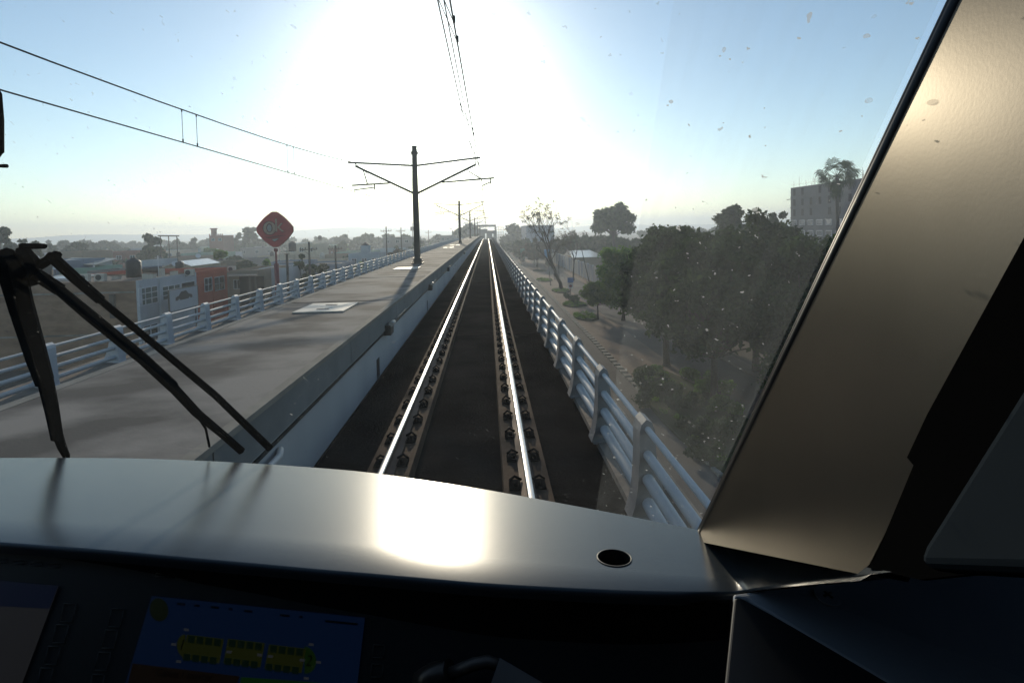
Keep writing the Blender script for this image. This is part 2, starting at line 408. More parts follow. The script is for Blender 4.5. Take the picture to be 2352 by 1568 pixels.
labs = ['', 'tall dark steel mast with two cantilever arms, nearest and biggest on the platform', 'second dark mast with twin cantilever arms and small side insulators', 'third dark mast along the platform, its arms crossing the second one', 'fourth thin dark mast along the platform', 'fifth thin mast along the platform', 'sixth thin mast close to the far station portal', 'last thin mast before the far station portal']
for i in range(1, 8): mast(i, MY[i], labs[i])

def messz(y, zs, sag, y0, y1): t = (y - y0) / (y1 - y0); return zs - sag * 4 * t * (1 - t)
def wires(side, name, lab):
    xw = -6.35 if side < 0 else -.5
    t = empty(name, (xw, 25.6, HC + 2), lab, 'overhead wire')
    zm, zc = (3.38, 1.98) if side < 0 else (3.4, 2.1)
    sag = .78
    stag = .15
    def cx(k): return (-6.35 if side < 0 else (-.17 if k % 2 else -.40))
    mp = []; mp2 = []; cp = []
    for k in range(7):
        y0, y1 = MY[k], MY[k + 1]
        for j in range(16):
            q = j / 16; y = y0 + (y1 - y0) * q; d = drop(y)
            mp.append((xw, y, HC + messz(y, zm, sag, y0, y1) + d)); mp2.append((xw + .07, y, HC + messz(y, zm, sag, y0, y1) + d + .0))
            cp.append((cx(k) * (1 - q) + cx(k + 1) * q, y, HC + zc + d))
    MB().tube(mp, .014 if side < 0 else .009, 5).build('messenger_wire', M['wire'], t)
    if side > 0: MB().tube(mp2, .008, 5).build('messenger_wire', M['wire'], t)
    MB().tube(cp, .013 if side < 0 else .009, 5).build('contact_wire', M['wire'], t)
    cnt = 0
    for k in range(0, 5):
        y0, y1 = MY[k], MY[k + 1]
        for j in range(7):
            y = y0 + 2.6 + 5.8 * j
            for dy in (0, .55):
                yy = y + dy - (.0 if side < 0 else .2)
                if yy < 4: continue
                q = (yy - y0) / (y1 - y0); cxx = cx(k) * (1 - q) + cx(k + 1) * q
                mb = MB(); a = Vector((xw, yy, HC + messz(yy, zm, sag, y0, y1) + drop(yy))); c = Vector((cxx, yy, HC + zc + drop(yy)))
                mb.tube([a, c], .006, 4); mb.tube([c, c + Vector((0, 0, .07))], .016, 5); mb.tube([a, a - Vector((0, 0, .05))], .014, 5)
                mb.build('dropper', M['wire'], t)
wires(-1, 'overhead_wires', 'pair of overhead wires over the far track, sweeping down from the upper left')
wires(1, 'overhead_wires', 'overhead wires straight above the near track, crossing the top centre of the view')
# ---------------------------------------------------------------- the driver's cab
S = 1.4
M['dash'] = mat('satin grey dash top', (.030, .037, .044), .25, metal=.08, spec=.36, var=.06, scale=3, bump=.25, bdist=.0006, bscale=500, detail=8)
M['dashb'] = mat('black dash front', (.006, .006, .007), .8, spec=.1, var=.3)
M['pill'] = mat('beige pillar cladding', (.080, .075, .068), .37, metal=.9, spec=.2, var=.14, scale=5, bump=.04, bdist=.0008, bscale=320, detail=9)
M['pill'].node_tree.nodes['Principled BSDF'].inputs['Specular Tint'].default_value = (.5, .49, .47, 1)
M['seal'] = mat('black rubber seal', (.006, .006, .006), .45, var=.2); M['blackp'] = mat('matt black panel', (.004, .004, .004), .95, spec=0.)
M['shell'] = mat('dark cab lining', (.012, .013, .015), .8, var=.2)
M['sidep'] = mat('grey door panel', (.022, .028, .034), .9, spec=0., var=.1)
M['cons'] = mat('black console', (.006, .006, .007), .55, var=.2)
M['consg'] = mat('grey console cover', (.34, .36, .39), .45, var=.12, scale=5, bump=.12, bdist=.0008, bscale=400)
M['screw'] = mat('steel screw', (.4, .4, .4), .3, metal=1.)
M['key'] = mat('faint key outline', (.035, .035, .033), .6)
M['wiper'] = mat('black wiper paint', (.006, .0065, .0075), .9, spec=0., var=.3, scale=20)
ND = Vector((.015, .120, .99)).normalized()
PD = CAM + S * Vector((0, .75, -.415))
def dp(px, py): return onP(px, py, PD, ND)
far_px = [(-600, 1062), (-300, 1052), (0, 1051), (150, 1051), (300, 1052), (450, 1057), (600, 1065), (730, 1074), (850, 1085), (1000, 1106), (1110, 1123), (1222, 1143), (1410, 1178), (1605, 1216), (1680, 1230), (1750, 1243), (1820, 1256), (1900, 1270), (2000, 1286), (2110, 1300)]
near_px = [(-600, 1200), (-300, 1222), (0, 1243), (150, 1254), (300, 1266), (450, 1280), (600, 1293), (730, 1305), (850, 1315), (1000, 1328), (1110, 1337), (1250, 1345), (1450, 1354), (1655, 1357), (1710, 1353), (1760, 1345), (1825, 1337), (1900, 1328), (2000, 1317), (2110, 1306)]
NP = Vector((-.955, .22, .085)).normalized()
P0 = dp(1605, 1216)
def pp(px, py, off=0.): return onP(px, py, P0 + NP * off, NP)
def dens(L):
    out = []
    for i in range(len(L) - 1):
        p0, p1, p2, p3 = [Vector(L[min(max(i + k, 0), len(L) - 1)]) for k in (-1, 0, 1, 2)]
        for t in (0, .25, .5, .75): out.append(tuple(.5 * ((2*p1) + (p2-p0)*t + (2*p0-5*p1+4*p2-p3)*t*t + (3*p1-p0-3*p2+p3)*t**3)))
    return out + [tuple(L[-1])]
PK4 = near_px[4]
far_px, near_px = dens(far_px), dens(near_px)
far = [dp(*p) for p in far_px]; near = [dp(*p) for p in near_px]
far0 = list(far)
for i, q in enumerate(far_px):          # right of the glass the dash climbs to meet the pillar
    if q[0] > 1605.5:
        w_ = pp(*q); k_ = min(1, (q[0] - 1605) / 420); k_ = k_ * k_ * (3 - 2 * k_); s_ = 1 + ((w_ - CAM).length / (far[i] - CAM).length - 1) * k_; w_ = CAM + (far[i] - CAM) * s_
        far[i] = w_; near[i] = CAM + (near[i] - CAM) * (s_ if q[0] < 2200 else s_)
cab = empty('train_cab', CAM + Vector((0, .2, -1.6)), 'dark inside of the driver cab with a beige windscreen pillar round the view ahead', 'train cab')
# dash: top sheet, rounded lip, closed underside
mb = MB(); n = len(far); rows = []
lip = .0055 * S; LS = [1 if q[0] < 1605 else (.6 if q[0] < 1700 else (.2 if q[0] < 2000 else .02)) for q in near_px]
for q in (0, .2, .4, .6, .8, 1): rows.append([far[i].lerp(near[i], q) for i in range(n)])
for a in (15, 30, 45, 60, 75, 90):
    rows.append([near[i] + Vector((0, -lip * LS[i] * math.sin(R(a)), -lip * LS[i] * (1 - math.cos(R(a))))) for i in range(n)])
rows.append([near[i] + Vector((0, -lip * LS[i], -.012 * S * LS[i])) for i in range(n)])
rows.append([far[i] + Vector((0, 0, -.05 * S * LS[i])) for i in range(n)])
vs = [p for r in rows for p in r]; k = len(rows)
fs = [(i*n+j, ((i+1) % k)*n+j, ((i+1) % k)*n+j+1, i*n+j+1) for i in range(k) for j in range(n-1)]
fs += [tuple(i*n for i in range(k-1, -1, -1)), tuple(i*n+n-1 for i in range(k))]
mb.add(vs, fs, True)
dash = mb.build('dash_top', M['dash'], cab)
bmm = bmesh.new(); bmm.from_mesh(dash.data); bmesh.ops.remove_doubles(bmm, verts=bmm.verts, dist=1e-6); bmesh.ops.recalc_face_normals(bmm, faces=bmm.faces); bmm.to_mesh(dash.data); bmm.free()
mb = MB(); fr_ = [p + Vector((0, .006, -.016*S)) for p, q in zip(near, near_px) if q[0] < 1690]
mb.add(fr_ + [p + Vector((0, .012, -.12)) for p in fr_], [(i, i+1, len(fr_)+i+1, len(fr_)+i) for i in range(len(fr_)-1)]); mb.build('dash_front', M['dashb'], cab)
hole = dp(1411, 1281)
cut = MB(); fr = ND.to_track_quat('Z', 'Y').to_matrix()
cut.tube([hole - ND * .033, hole + ND * .1], .0200 * S, 40, smooth=False); co = cut.build('cut', M['dash'], cab); bmm = bmesh.new(); bmm.from_mesh(co.data); bmesh.ops.recalc_face_normals(bmm, faces=bmm.faces); bmm.to_mesh(co.data); bmm.free()
bpy.context.view_layer.update()
md = dash.modifiers.new('hole', 'BOOLEAN'); md.operation = 'DIFFERENCE'; md.object = co; md.solver = 'EXACT'
dg = bpy.context.evaluated_depsgraph_get(); me = bpy.data.meshes.new_from_object(dash.evaluated_get(dg)); dash.modifiers.clear(); dash.data = me; me.set_sharp_from_angle(angle=R(32))
bpy.data.objects.remove(co);
cup = MB(); cup.tube([hole - ND * .022 * S, hole - ND * .0015], [.0197 * S, .0197 * S], 40, cap=False)
cup.tube([hole - ND * .0225 * S, hole - ND * .0215 * S], .0197 * S, 40)
cu = cup.build('screw_recess', M['seal'], cab)
sc = MB(); sc.tube([hole - ND * .0212 * S, hole - ND * .014 * S], .0095 * S, 20); sc.tube([hole - ND * .014 * S, hole - ND * .0125 * S], .005 * S, 6)
sc.build('screw', M['screw'], cu)
rim = MB(); rim.tube([hole + fr @ Vector((math.cos(a), math.sin(a), 0)) * .0203 * S for a in [i * math.pi / 20 for i in range(41)]], .0012 * S, 5, cap=False); rim.build('rim', M['seal'], cu)

# pillar
e_top = pp(2185, 0); E = (e_top - P0)
P9 = P0 + E * 1.25
def el(px1, py1, px2, py2, t): return pp(px1 + (px2-px1)*t, py1 + (py2-py1)*t)
rb_, rt_ = pp(2020, 1292), pp(2420, 480)
Rt = pp(2700, -60)
mb = MB()
nu, nvv = 10, 24
L0 = P0 - E * .06; grid = []
for j in range(nvv + 1):
    t = j / nvv; a = L0.lerp(P9, t); c = (rb_ - E * .03).lerp(rb_ + (rt_ - rb_) * 2.1, t)
    for i in range(nu + 1):
        q = i / nu; bul = -NP * 0. ; grid.append(a.lerp(c, q) + bul)
mb.add(grid, [(j*(nu+1)+i, j*(nu+1)+i+1, (j+1)*(nu+1)+i+1, (j+1)*(nu+1)+i) for j in range(nvv) for i in range(nu)], True)
gb = [g - NP * .03 for g in (grid[0], grid[nu], grid[-1], grid[-nu-1])]
mb.face(gb)
mb.build('pillar_cladding', M['pill'], cab)
# rubber seal along the glass edge
sl = MB(); off = -E.cross(NP).normalized()
if off.dot(Vector((-1, 0, 0))) < 0: off = -off
a0, a1 = L0, P9
for (o1, rr) in ((.003, .0048), (-.003, .003)):
    sl.tube([a0 + off * o1 * S - NP*.004, a1 + off * o1 * S - NP*.004], rr * S, 10)
sl.build('window_seal', M['seal'], cab)
# black strip and grey door panel right of the pillar
def poly(name, m, pts, thick, **kw):
    mb = MB(); mb.slab(pts, thick); return mb.build(name, m, cab, **kw)
NB = Vector((-.88, -.40, .12)).normalized(); PB = rb_ + Vector((.004, -.004, 0))
bq = [(2008, 1285), (2098, 1068), (2083, 1050), (2130, 950), (2352, 545), (2800, -200), (3000, 500), (2700, 1000), (2300, 1310), (2110, 1330), (1990, 1302)]
poly('black_panel', M['blackp'], [pp(px, py, .006) for px, py in bq], NP * -.004)
PG = rb_ + Vector((.0, -.05, 0)) * S
gq = [(2104, 1290), (2120, 1245), (2352, 868), (2700, 300), (3000, 900), (2600, 1330), (2130, 1306)]
g_ = MB(); pts = [pp(px, py, .03) for px, py in gq]; g_.slab(pts, NP * -.02); gp = g_.build('door_panel', M['sidep'], cab)
bv = gp.modifiers.new('b', 'BEVEL'); bv.width = .006; bv.segments = 3

# cab shell
sh = MB()
X0, X1 = -2.1, 1.55
zc1, zf = HC + .95, HC - 1.75
sh.box(X0 - .05, X1 + .05, -2.3, -2.25, zf, zc1); sh.box(X0 - .05, X1 + .05, -2.3, 1.3, zf - .05, zf)
sh.box(X0 - .05, X0, -2.3, .6, zf, zc1); 
sh.box(X0 - .05, X1 + .05, -2.3, -.45, zc1, zc1 + .05)
sh.face([(X0, -.45, zc1), (P9.x, -.45, zc1), (P9.x, P9.y, P9.z), (X0, P9.y + .35, P9.z)])
sh.face([(P9.x, -.45, zc1), (X1, -.45, zc1), (X1, .1, P9.z), (P9.x, P9.y, P9.z)])
Lq, Pq = L0 - NP * .05, P9 - NP * .05
sh.face([Pq, Lq, (X1, Lq.y + .5, Lq.z), (X1, Pq.y + .5, Pq.z)]); sh.face([Lq, (X1, Lq.y + .5, Lq.z), (X1, Lq.y + .5, zf), (Lq.x, Lq.y, zf)])
sh.face([Lq, L0, P9, Pq]); sh.box(X1, X1 + .05, -2.3, 1.1, zf, zc1)
# nose below the windscreen
lo = [p + Vector((0, .05, -.06)) for p in far0]
sh.add([*lo, *[Vector((p.x, p.y + .12, zf)) for p in far0]], [(i, i+1, n+i+1, n+i) for i in range(n-1)])
sh.add([*[p + Vector((0, -.0, -.052*S)) for p in far0], *lo], [(i, i+1, n+i+1, n+i) for i in range(n-1)])
sh.build('cab_shell', M['shell'], cab)

# windscreen: ruled sheet rising and leaning back from the far edge of the dash
base = [p for p, q in zip(far, far_px) if q[0] <= 1605.5]
gl = MB(); nr = 14; nb = len(base)
def gpt(i, t): 
    s_ = (nb - 1 - i) / (nb - 1)
    return base[i] - E * .03 + Vector((0, .012, 0)) + E * t * (1.28)
vs = [gpt(i, j / nr) for j in range(nr + 1) for i in range(nb)]
gl.add(vs, [(j*nb+i, j*nb+i+1, (j+1)*nb+i+1, (j+1)*nb+i) for j in range(nr) for i in range(nb-1)], True)
def glass_hit(px, py, out=0.):
    d = ray(px, py); best = None
    for i in range(nb - 1):
        a, b_ = gpt(i, 0), gpt(i + 1, 0); N = (b_ - a).cross(E).normalized(); p = CAM + d * ((a - CAM).dot(N) / d.dot(N))
        q = p - a; u = (b_ - a); # solve q = s*u + t*E
        uu, ue, ee = u.dot(u), u.dot(E), E.dot(E); qu, qe = q.dot(u), q.dot(E); D = uu*ee - ue*ue
        s_ = (qu*ee - qe*ue) / D
        if -.001 <= s_ <= 1.001 or (i == 0 and s_ < 0) or (i == nb-2 and s_ > 1):
            if N.dot(CAM - p) > 0: N = -N
            best = p + N * out
    return best
gm = bpy.data.materials.new('dusty windscreen glass'); gm.use_nodes = True
N_ = gm.node_tree.nodes; L_ = gm.node_tree.links; N_.clear()
o_ = N_.new('ShaderNodeOutputMaterial'); tr = N_.new('ShaderNodeBsdfTransparent'); tr.inputs[0].default_value = (.95, .97, .96, 1)
glo = N_.new('ShaderNodeBsdfGlossy'); glo.inputs['Roughness'].default_value = .02
fz = N_.new('ShaderNodeFresnel'); fz.inputs[0].default_value = 1.10
m1 = N_.new('ShaderNodeMixShader'); L_.new(fz.outputs[0], m1.inputs[0]); L_.new(tr.outputs[0], m1.inputs[1]); L_.new(glo.outputs[0], m1.inputs[2])
dif = N_.new('ShaderNodeBsdfTranslucent'); dif.inputs[0].default_value = (.50, .52, .50, 1)
dd = N_.new('ShaderNodeBsdfDiffuse'); dd.inputs[0].default_value = (.3, .29, .26, 1)
m0 = N_.new('ShaderNodeMixShader'); m0.inputs[0].default_value = .25; L_.new(dif.outputs[0], m0.inputs[1]); L_.new(dd.outputs[0], m0.inputs[2])
m2 = N_.new('ShaderNodeMixShader'); L_.new(m1.outputs[0], m2.inputs[1]); L_.new(m0.outputs[0], m2.inputs[2]); L_.new(m2.outputs[0], o_.inputs[0])
tcn = N_.new('ShaderNodeTexCoord')
def nmath(op, a, b_=0., c_=None):
    q = N_.new('ShaderNodeMath'); q.operation = op
    for i_, v_ in enumerate((a, b_) if c_ is None else (a, b_, c_)):
        if isinstance(v_, (int, float)): q.inputs[i_].default_value = v_
        else: L_.new(v_, q.inputs[i_])
    return q.outputs[0]
def spots(scale, size, seed):
    mp_ = N_.new('ShaderNodeMapping'); mp_.inputs['Location'].default_value = (seed, seed*2, 0); L_.new(tcn.outputs['Object'], mp_.inputs[0])
    nz = N_.new('ShaderNodeTexNoise'); nz.inputs['Scale'].default_value = scale * 1.2; L_.new(mp_.outputs[0], nz.inputs[0])
    av = N_.new('ShaderNodeVectorMath'); av.operation = 'MULTIPLY_ADD'; L_.new(nz.outputs['Color'], av.inputs[0]); av.inputs[1].default_value = (.012,)*3; L_.new(mp_.outputs[0], av.inputs[2])
    v = N_.new('ShaderNodeTexVoronoi'); v.inputs['Scale'].default_value = scale; L_.new(av.outputs[0], v.inputs['Vector'])
    sep = N_.new('ShaderNodeSeparateColor'); L_.new(v.outputs['Color'], sep.inputs[0])
    thr = nmath('MULTIPLY', nmath('POWER', sep.outputs[0], 5.), size)
    return nmath('LESS_THAN', v.outputs['Distance'], thr), sep.outputs[1]
# the swept / unswept edge of the dust: signed distance to a plane through the eye-independent line on the pane
wa, wb = glass_hit(1478, 440), glass_hit(1432, 745)
nn = (wb - wa).cross(NP.cross(E)).normalized(); ax = (wb - wa).cross((gpt(nb-2, 0) - gpt(nb-1, 0)).cross(E)).normalized()
if ax.x < 0: ax = -ax
dn = N_.new('ShaderNodeVectorMath'); dn.operation = 'DOT_PRODUCT'; L_.new(tcn.outputs['Object'], dn.inputs[0]); dn.inputs[1].default_value = ax
side = nmath('MINIMUM', nmath('MAXIMUM', nmath('MULTIPLY', nmath('SUBTRACT', dn.outputs['Value'], (wa - WLOC['train_cab']).dot(ax)), 500.), 0.), 1.)
s1, c1 = spots(26, .11, 0.); s2, c2_ = spots(70, .17, 3.); s3, c3 = spots(9, .05, 5.)
nz = N_.new('ShaderNodeTexNoise'); nz.inputs['Scale'].default_value = 5; nz.inputs['Detail'].default_value = 8; L_.new(tcn.outputs['Object'], nz.inputs[0])
base_d = nmath('MULTIPLY_ADD', nz.outputs['Fac'], .022, .0)
right_d = 0.
s4, c4 = spots(130, .26, 7.)
sp = nmath('MAXIMUM', nmath('MULTIPLY', s1, .42), nmath('MAXIMUM', nmath('MULTIPLY', s2, .5), nmath('MULTIPLY', s4, .6))); sp = nmath('MULTIPLY', sp, nmath('MULTIPLY', c2_, nmath('MULTIPLY_ADD', side, 1.1, .5))); sp = nmath('MAXIMUM', sp, nmath('MULTIPLY', s3, .35))
mps = N_.new('ShaderNodeMapping'); mps.inputs['Scale'].default_value = (60, 6, 6); L_.new(tcn.outputs['Object'], mps.inputs[0])
ns = N_.new('ShaderNodeTexNoise'); ns.inputs['Scale'].default_value = 1.; ns.inputs['Detail'].default_value = 5; L_.new(mps.outputs[0], ns.inputs[0])
right_d = nmath('MULTIPLY', side, nmath('MULTIPLY_ADD', nmath('MULTIPLY', nz.outputs['Fac'], ns.outputs['Fac']), .24, .008))
tot = nmath('ADD', nmath('ADD', base_d, right_d), sp); L_.new(tot, m2.inputs[0])
gl.build('windscreen', gm, cab)

# wiper outside the glass
def strip(pts, w, out, th, name, parent, m=None):
    mb = MB(); P = [glass_hit(px, py, out) for px, py in pts]; ws = w if hasattr(w, '__len__') else [w]*len(P)
    mb.tube(P, [q * (p - CAM).length / FP * .35 for q, p in zip(ws, P)], 6, smooth=False); return mb.build(name, m or M['wiper'], parent)
wip = empty("windscreen_wiper", glass_hit(30, 640, .03), "black wiper with two parallel arms outside the left of the windscreen", "wiper")
strip([(60, 630), (78, 638), (130, 683), (192, 733)], [22, 26, 26, 24], .05, 1, 'arm', wip)
strip([(185, 728), (330, 840), (470, 950), (600, 1068)], [18, 18, 19, 20], .05, 1, 'arm', wip)
strip([(40, 668), (100, 705)], [30, 30], .045, 1, 'arm', wip)
strip([(92, 700), (170, 762), (300, 862), (372, 925)], [26, 30, 30, 30], .045, 1, 'arm', wip)
strip([(360, 915), (430, 985), (495, 1036), (536, 1070)], [27, 25, 22, 22], .045, 1, 'arm', wip)
strip([(430, 990), (452, 1020), (462, 1060)], [6, 6, 6], .045, 1, 'washer_hose', wip)
strip([(-22, 610), (-6, 650), (18, 730), (60, 850), (80, 905)], [30, 56, 50, 44, 38], .035, 1, 'blade', wip)
strip([(78, 890), (98, 965), (112, 1030)], [34, 30, 26], .035, 1, 'blade', wip)
strip([(108, 1010), (124, 1052), (136, 1075)], [22, 18, 14], .035, 1, 'blade', wip)
strip([(-10, 616), (20, 617), (46, 617)], [14, 14, 13], .06, 1, 'hub', wip)
strip([(2, 618), (18, 645), (30, 690)], [30, 44, 28], .05, 1, 'hub', wip)
strip([(44, 655), (76, 634), (84, 636)], [26, 24, 22], .055, 1, 'hub', wip)
strip([(-330, -160), (-180, 20), (-44, 240), (-38, 300), (-36, 375)], [9, 9, 9, 10, 11], .03, 1, 'upper_bracket', wip)
strip([(-38, 375), (-58, 407), (-22, 407)], [10, 10, 10], .03, 1, 'upper_bracket', wip)

# console under the dash
ka = Vector((1, -.16, 0)); kb = Vector((0.02, 1, 1.34)); NK = ka.cross(kb).normalized()
if NK.z < 0: NK = -NK
PK = dp(*PK4) + Vector((0, -.03, -.075)) * S
def kp(px, py, off=0.): return onP(px, py, PK, NK) + NK * off
con = empty('console', PK, 'black driver console with two dim screens below the dash', 'console')
mb = MB(); mb.slab([kp(-900, 1225), kp(1700, 1330), kp(1700, 1900), kp(-900, 1900)], -NK * .02); mb.build('console_face', M['cons'], con)
def em(name, c, s): return mat(name, (.01, .01, .01), .35, var=.05, emit=(c, s * .22))
ES = 1.0
def C7(cx, cy): return (cx * .371, 1275 + cy * .371)
disp = empty('display_screen', kp(590, 1480), 'dim blue screen with a yellow diagram of three coaches, beside the soft keys', 'screen')
def quad(pts, name, m, off, parent=disp):
    mb = MB(); mb.slab([kp(*C7(*p), off) for p in pts], NK * .0006); return mb.build(name, m, parent)
def fr_at(px, py, off, sc=1.):
    o0 = kp(px, py, off); xx = (kp(px + 10, py + 1.0, off) - o0).normalized(); yy = NK.cross(xx); m_ = Matrix((xx, yy, NK)).transposed().to_4x4(); m_.translation = o0; return m_
quad([(945, 250), (2262, 385), (2180, 1100), (720, 1000)], 'screen', em('blue screen', (.008, .03, .11), .42), .002)
qb = MB(); 
quad([(830, 665), (1490, 745), (1440, 900), (790, 830)], 'status_bar', em('brown bar', (.05, .025, .008), .2), .003)
quad([(1500, 750), (2200, 800), (2190, 900), (1480, 880)], 'status_bar', em('green bar', (.02, .10, .01), .35), .003)
my = em('olive coach', (.05, .06, .006), .45); mg = em('dark door', (.006, .02, .008), .5); mgr = em('green cab end', (.02, .06, .006), .45)
import itertools
def cell(c, r0):
    pass
for ci, (x0, y0) in enumerate(((1165, 488), (1418, 513), (1672, 548))):
    quad([(x0, y0), (x0+228, y0+27), (x0+200, y0+178), (x0-28, y0+150)], 'coach', my, .003)
    for r_ in (0, 1):
        for j in range(4):
            bx, by = x0 + 12 + j*54 - r_*27, y0 + 5 + j*6.5 + r_*112
            quad([(bx, by), (bx+40, by+5), (bx+34, by+48), (bx-6, by+43)], 'coach_door', mg, .004)
def disc(cx, cy, rx, ry, name, m, off, a0=0, a1=360):
    pts = [(cx + rx*math.cos(R(a)) , cy + ry*math.sin(R(a)) + rx*math.cos(R(a))*.1) for a in np.linspace(a0, a1, 20, endpoint=(a1-a0 < 360))]
    quad(pts, name, m, off)
disc(1155, 560, 52, 72, 'coach_end', my, .003, 90, 270)
disc(1890, 645, 72, 85, 'coach_end', mgr, .0025, -90, 90)
disc(992, 335, 58, 72, 'round_badge', em('olive badge', (.02, .03, .006), .35), .003)
dk = em('dark ink', (.003, .004, .006), 0); lt = em('pale ink', (.10, .11, .13), .5)
textmesh('1', .014*S, fr_at(*C7(1138, 553), .0045), .0002, 'lettering', dk, disp)
textmesh('2', .014*S, fr_at(*C7(1922, 652), .0045), .0002, 'lettering', dk, disp)
for (tx, ty) in ((1165, 458), (1087, 548), (1118, 653), (1428, 595), (1617, 613), (1683, 622), (1880, 645), (1935, 549), (1980, 658), (1905, 757)):
    quad([(tx-15, ty-9), (tx+15, ty-6), (tx+13, ty+10), (tx-17, ty+7)], 'coach_number', lt, .0045)
textmesh('Cabina 1 Interior', .010*S, fr_at(*C7(1150, 738), .0045), .0002, 'lettering', dk, disp)
for tx, ty, w in ((1130, 298, 50), (1228, 308, 32), (1338, 318, 50), (1435, 330, 22), (1545, 342, 50), (1770, 368, 58), (1870, 378, 20), (2120, 405, 200)):
    quad([(tx-w/2, ty-7), (tx+w/2, ty-7+w*.1), (tx+w/2-2, ty+7+w*.1), (tx-w/2-2, ty+7)], 'heading', dk, .0032)
d2 = empty('display_screen', kp(60, 1450), 'dim screen fading from blue to pale grey at the lower left corner', 'screen')
mb = MB(); mb.slab([kp(-300, 1305, .002), kp(*C7(368, 190), .002), kp(*C7(140, 800), .002), kp(-40, 1700, .002), kp(-500, 1700, .002)], NK*.0006)
gsm = em('pale screen', (.10, .10, .11), .35); n_ = gsm.node_tree.nodes; l_ = gsm.node_tree.links
mb.build('screen', gsm, d2)
mb = MB(); mb.slab([kp(-300, 1305, .003), kp(*C7(368, 190), .003), kp(*C7(315, 330), .003), kp(-300, 1375, .003)], NK*.0006); mb.build('screen_header', em('navy header', (.015, .022, .07), .42), d2)
# outlined soft keys
def key(cx, cy, w=75, h=112, sk=-22, parent=con):
    a = [(cx-w/2-sk/2, cy-h/2), (cx+w/2-sk/2, cy-h/2+6), (cx+w/2+sk/2, cy+h/2+4), (cx-w/2+sk/2, cy+h/2)]
    t_ = MB(); P = [kp(*C7(*q), .0015) for q in a]; P.append(P[0])
    for q in range(4): t_.tube([P[q], P[q+1]], .0006*S, 4)
    t_.build('soft_key', M['key'], parent)
for q in ((425, 352), (378, 482), (328, 615), (283, 750), (722, 383), (682, 515), (640, 652), (603, 790)): key(*q)
for q in ((2345, 590), (2335, 710)): key(*q, w=70, h=80, sk=-8)
for j in range(10): key(1005 + j*127, 120 + j*13.5, 78, 20, -6)
for j in range(4): key(8 + j*110, 30 + j*10, 74, 22, -6)

# lever handle and paper at the bottom
hd = empty('handle', kp(1060, 1530), 'dull metal lever with a bent grip at the bottom edge of the console', 'handle')
MB().tube([kp(975, 1568, .02), kp(1000, 1553, .03), kp(1045, 1540, .04)], .014*S, 10).build('grip', mat('dull brass', (.07, .055, .045), .35, metal=.6), hd)
MB().tube([kp(1045, 1540, .04), kp(1100, 1518, .05), kp(1130, 1512, .05), kp(1152, 1520, .045), kp(1162, 1545, .03)], .006*S, 10).build('shaft', M['galv'], hd)
mb = MB(); mb.slab([kp(1158, 1503, .055), kp(1275, 1572, .05), kp(1260, 1640, .05), kp(1110, 1640, .05)], NK*.001)
mb.build('paper_sheet', mat('dull grey paper', (.22, .20, .19), .9), label='corner of a grey paper sheet lying on the console beside the lever', cat='paper')  # even grey base colour

# side console at lower right
NS = Vector((-.02, -.25, 1)).normalized(); PS = dp(1700, 1362) + Vector((0, -.012, -.010)) * S
PS = CAM + (PS - CAM) * .97
def sp_(px, py, off=0.): return onP(px, py, PS, NS) + NS * off
sc_ = empty('side_console', sp_(1900, 1450), 'dark grey angular side console with a screwed cover at the lower right', 'console')
def pbox(name, m, pts, dz, bev=.004):
    mb = MB(); mb.slab(pts, Vector((0, 0, -dz))); o = mb.build(name, m, sc_); q = o.modifiers.new('b', 'BEVEL'); q.width = bev; q.segments = 3; return o
pbox('console_body', M['consg'], [sp_(1683, 1362), sp_(1760, 1352), sp_(1900, 1338), sp_(2110, 1318), sp_(2300, 1318), sp_(2600, 1330), sp_(2900, 1900), sp_(2350, 1760), sp_(2030, 1650), sp_(1690, 1420)], .3)
pbox('cover_plate', M['consg'], [sp_(1684, 1373, .006), sp_(1822, 1361, .006), sp_(1870, 1376, .006), sp_(2120, 1475, .006), sp_(2420, 1590, .006), sp_(2420, 1780, .006), sp_(2050, 1580, .006), sp_(1720, 1385, .006)], .02, .003)
pbox('console_front', M['cons'], [sp_(1684, 1376, .004), sp_(1700, 1374, .004), sp_(2060, 1570, .004), sp_(2200, 1660, .004), sp_(1650, 1700, .004)], .2)
q = sp_(1899, 1376, .0065)
mb = MB(); mb.tube([q, q + NS*.003], .012*S, 24); so = mb.build('screw', M['consg'], sc_)
for a in (0, 90):
    v_ = Vector((math.cos(R(a+20)), math.sin(R(a+20)), 0))*.0055*S; MB().tube([q + NS*.0032 - v_, q + NS*.0032 + v_], .0012*S, 4).build('screw_slot', M['seal'], so)
# ---------------------------------------------------------------- ground and streets
M['ground'] = mat('dusty earth', (.10, .085, .065), .95, var=.4, scale=.12, bump=.4, bscale=3, c2=(.17, .14, .11))
M['asph'] = mat('worn street surface', (.115, .10, .088), .9, var=.25, scale=.25, bump=.3, bscale=20, c2=(.17, .15, .13))
M['pave'] = mat('reddish pavement', (.20, .145, .11), .9, var=.25, scale=.6, bump=.4, bscale=12, c2=(.25, .19, .145))
M['grass'] = mat('dry grass ground', (.035, .045, .02), .95, var=.4, scale=.8, bump=.8, bscale=9, c2=(.07, .075, .035))
M['leaf'] = leafmat('dark green leaves', (.012, .028, .008), (.055, .088, .026))
M['leaf2'] = leafmat('fresh green leaves', (.05, .12, .018), (.14, .24, .035), .55)
M['leafdry'] = leafmat('brownish leaves', (.045, .045, .022), (.09, .075, .04))
M['bark'] = mat('bark', (.045, .036, .028), .95, var=.4, scale=6, bump=.8)
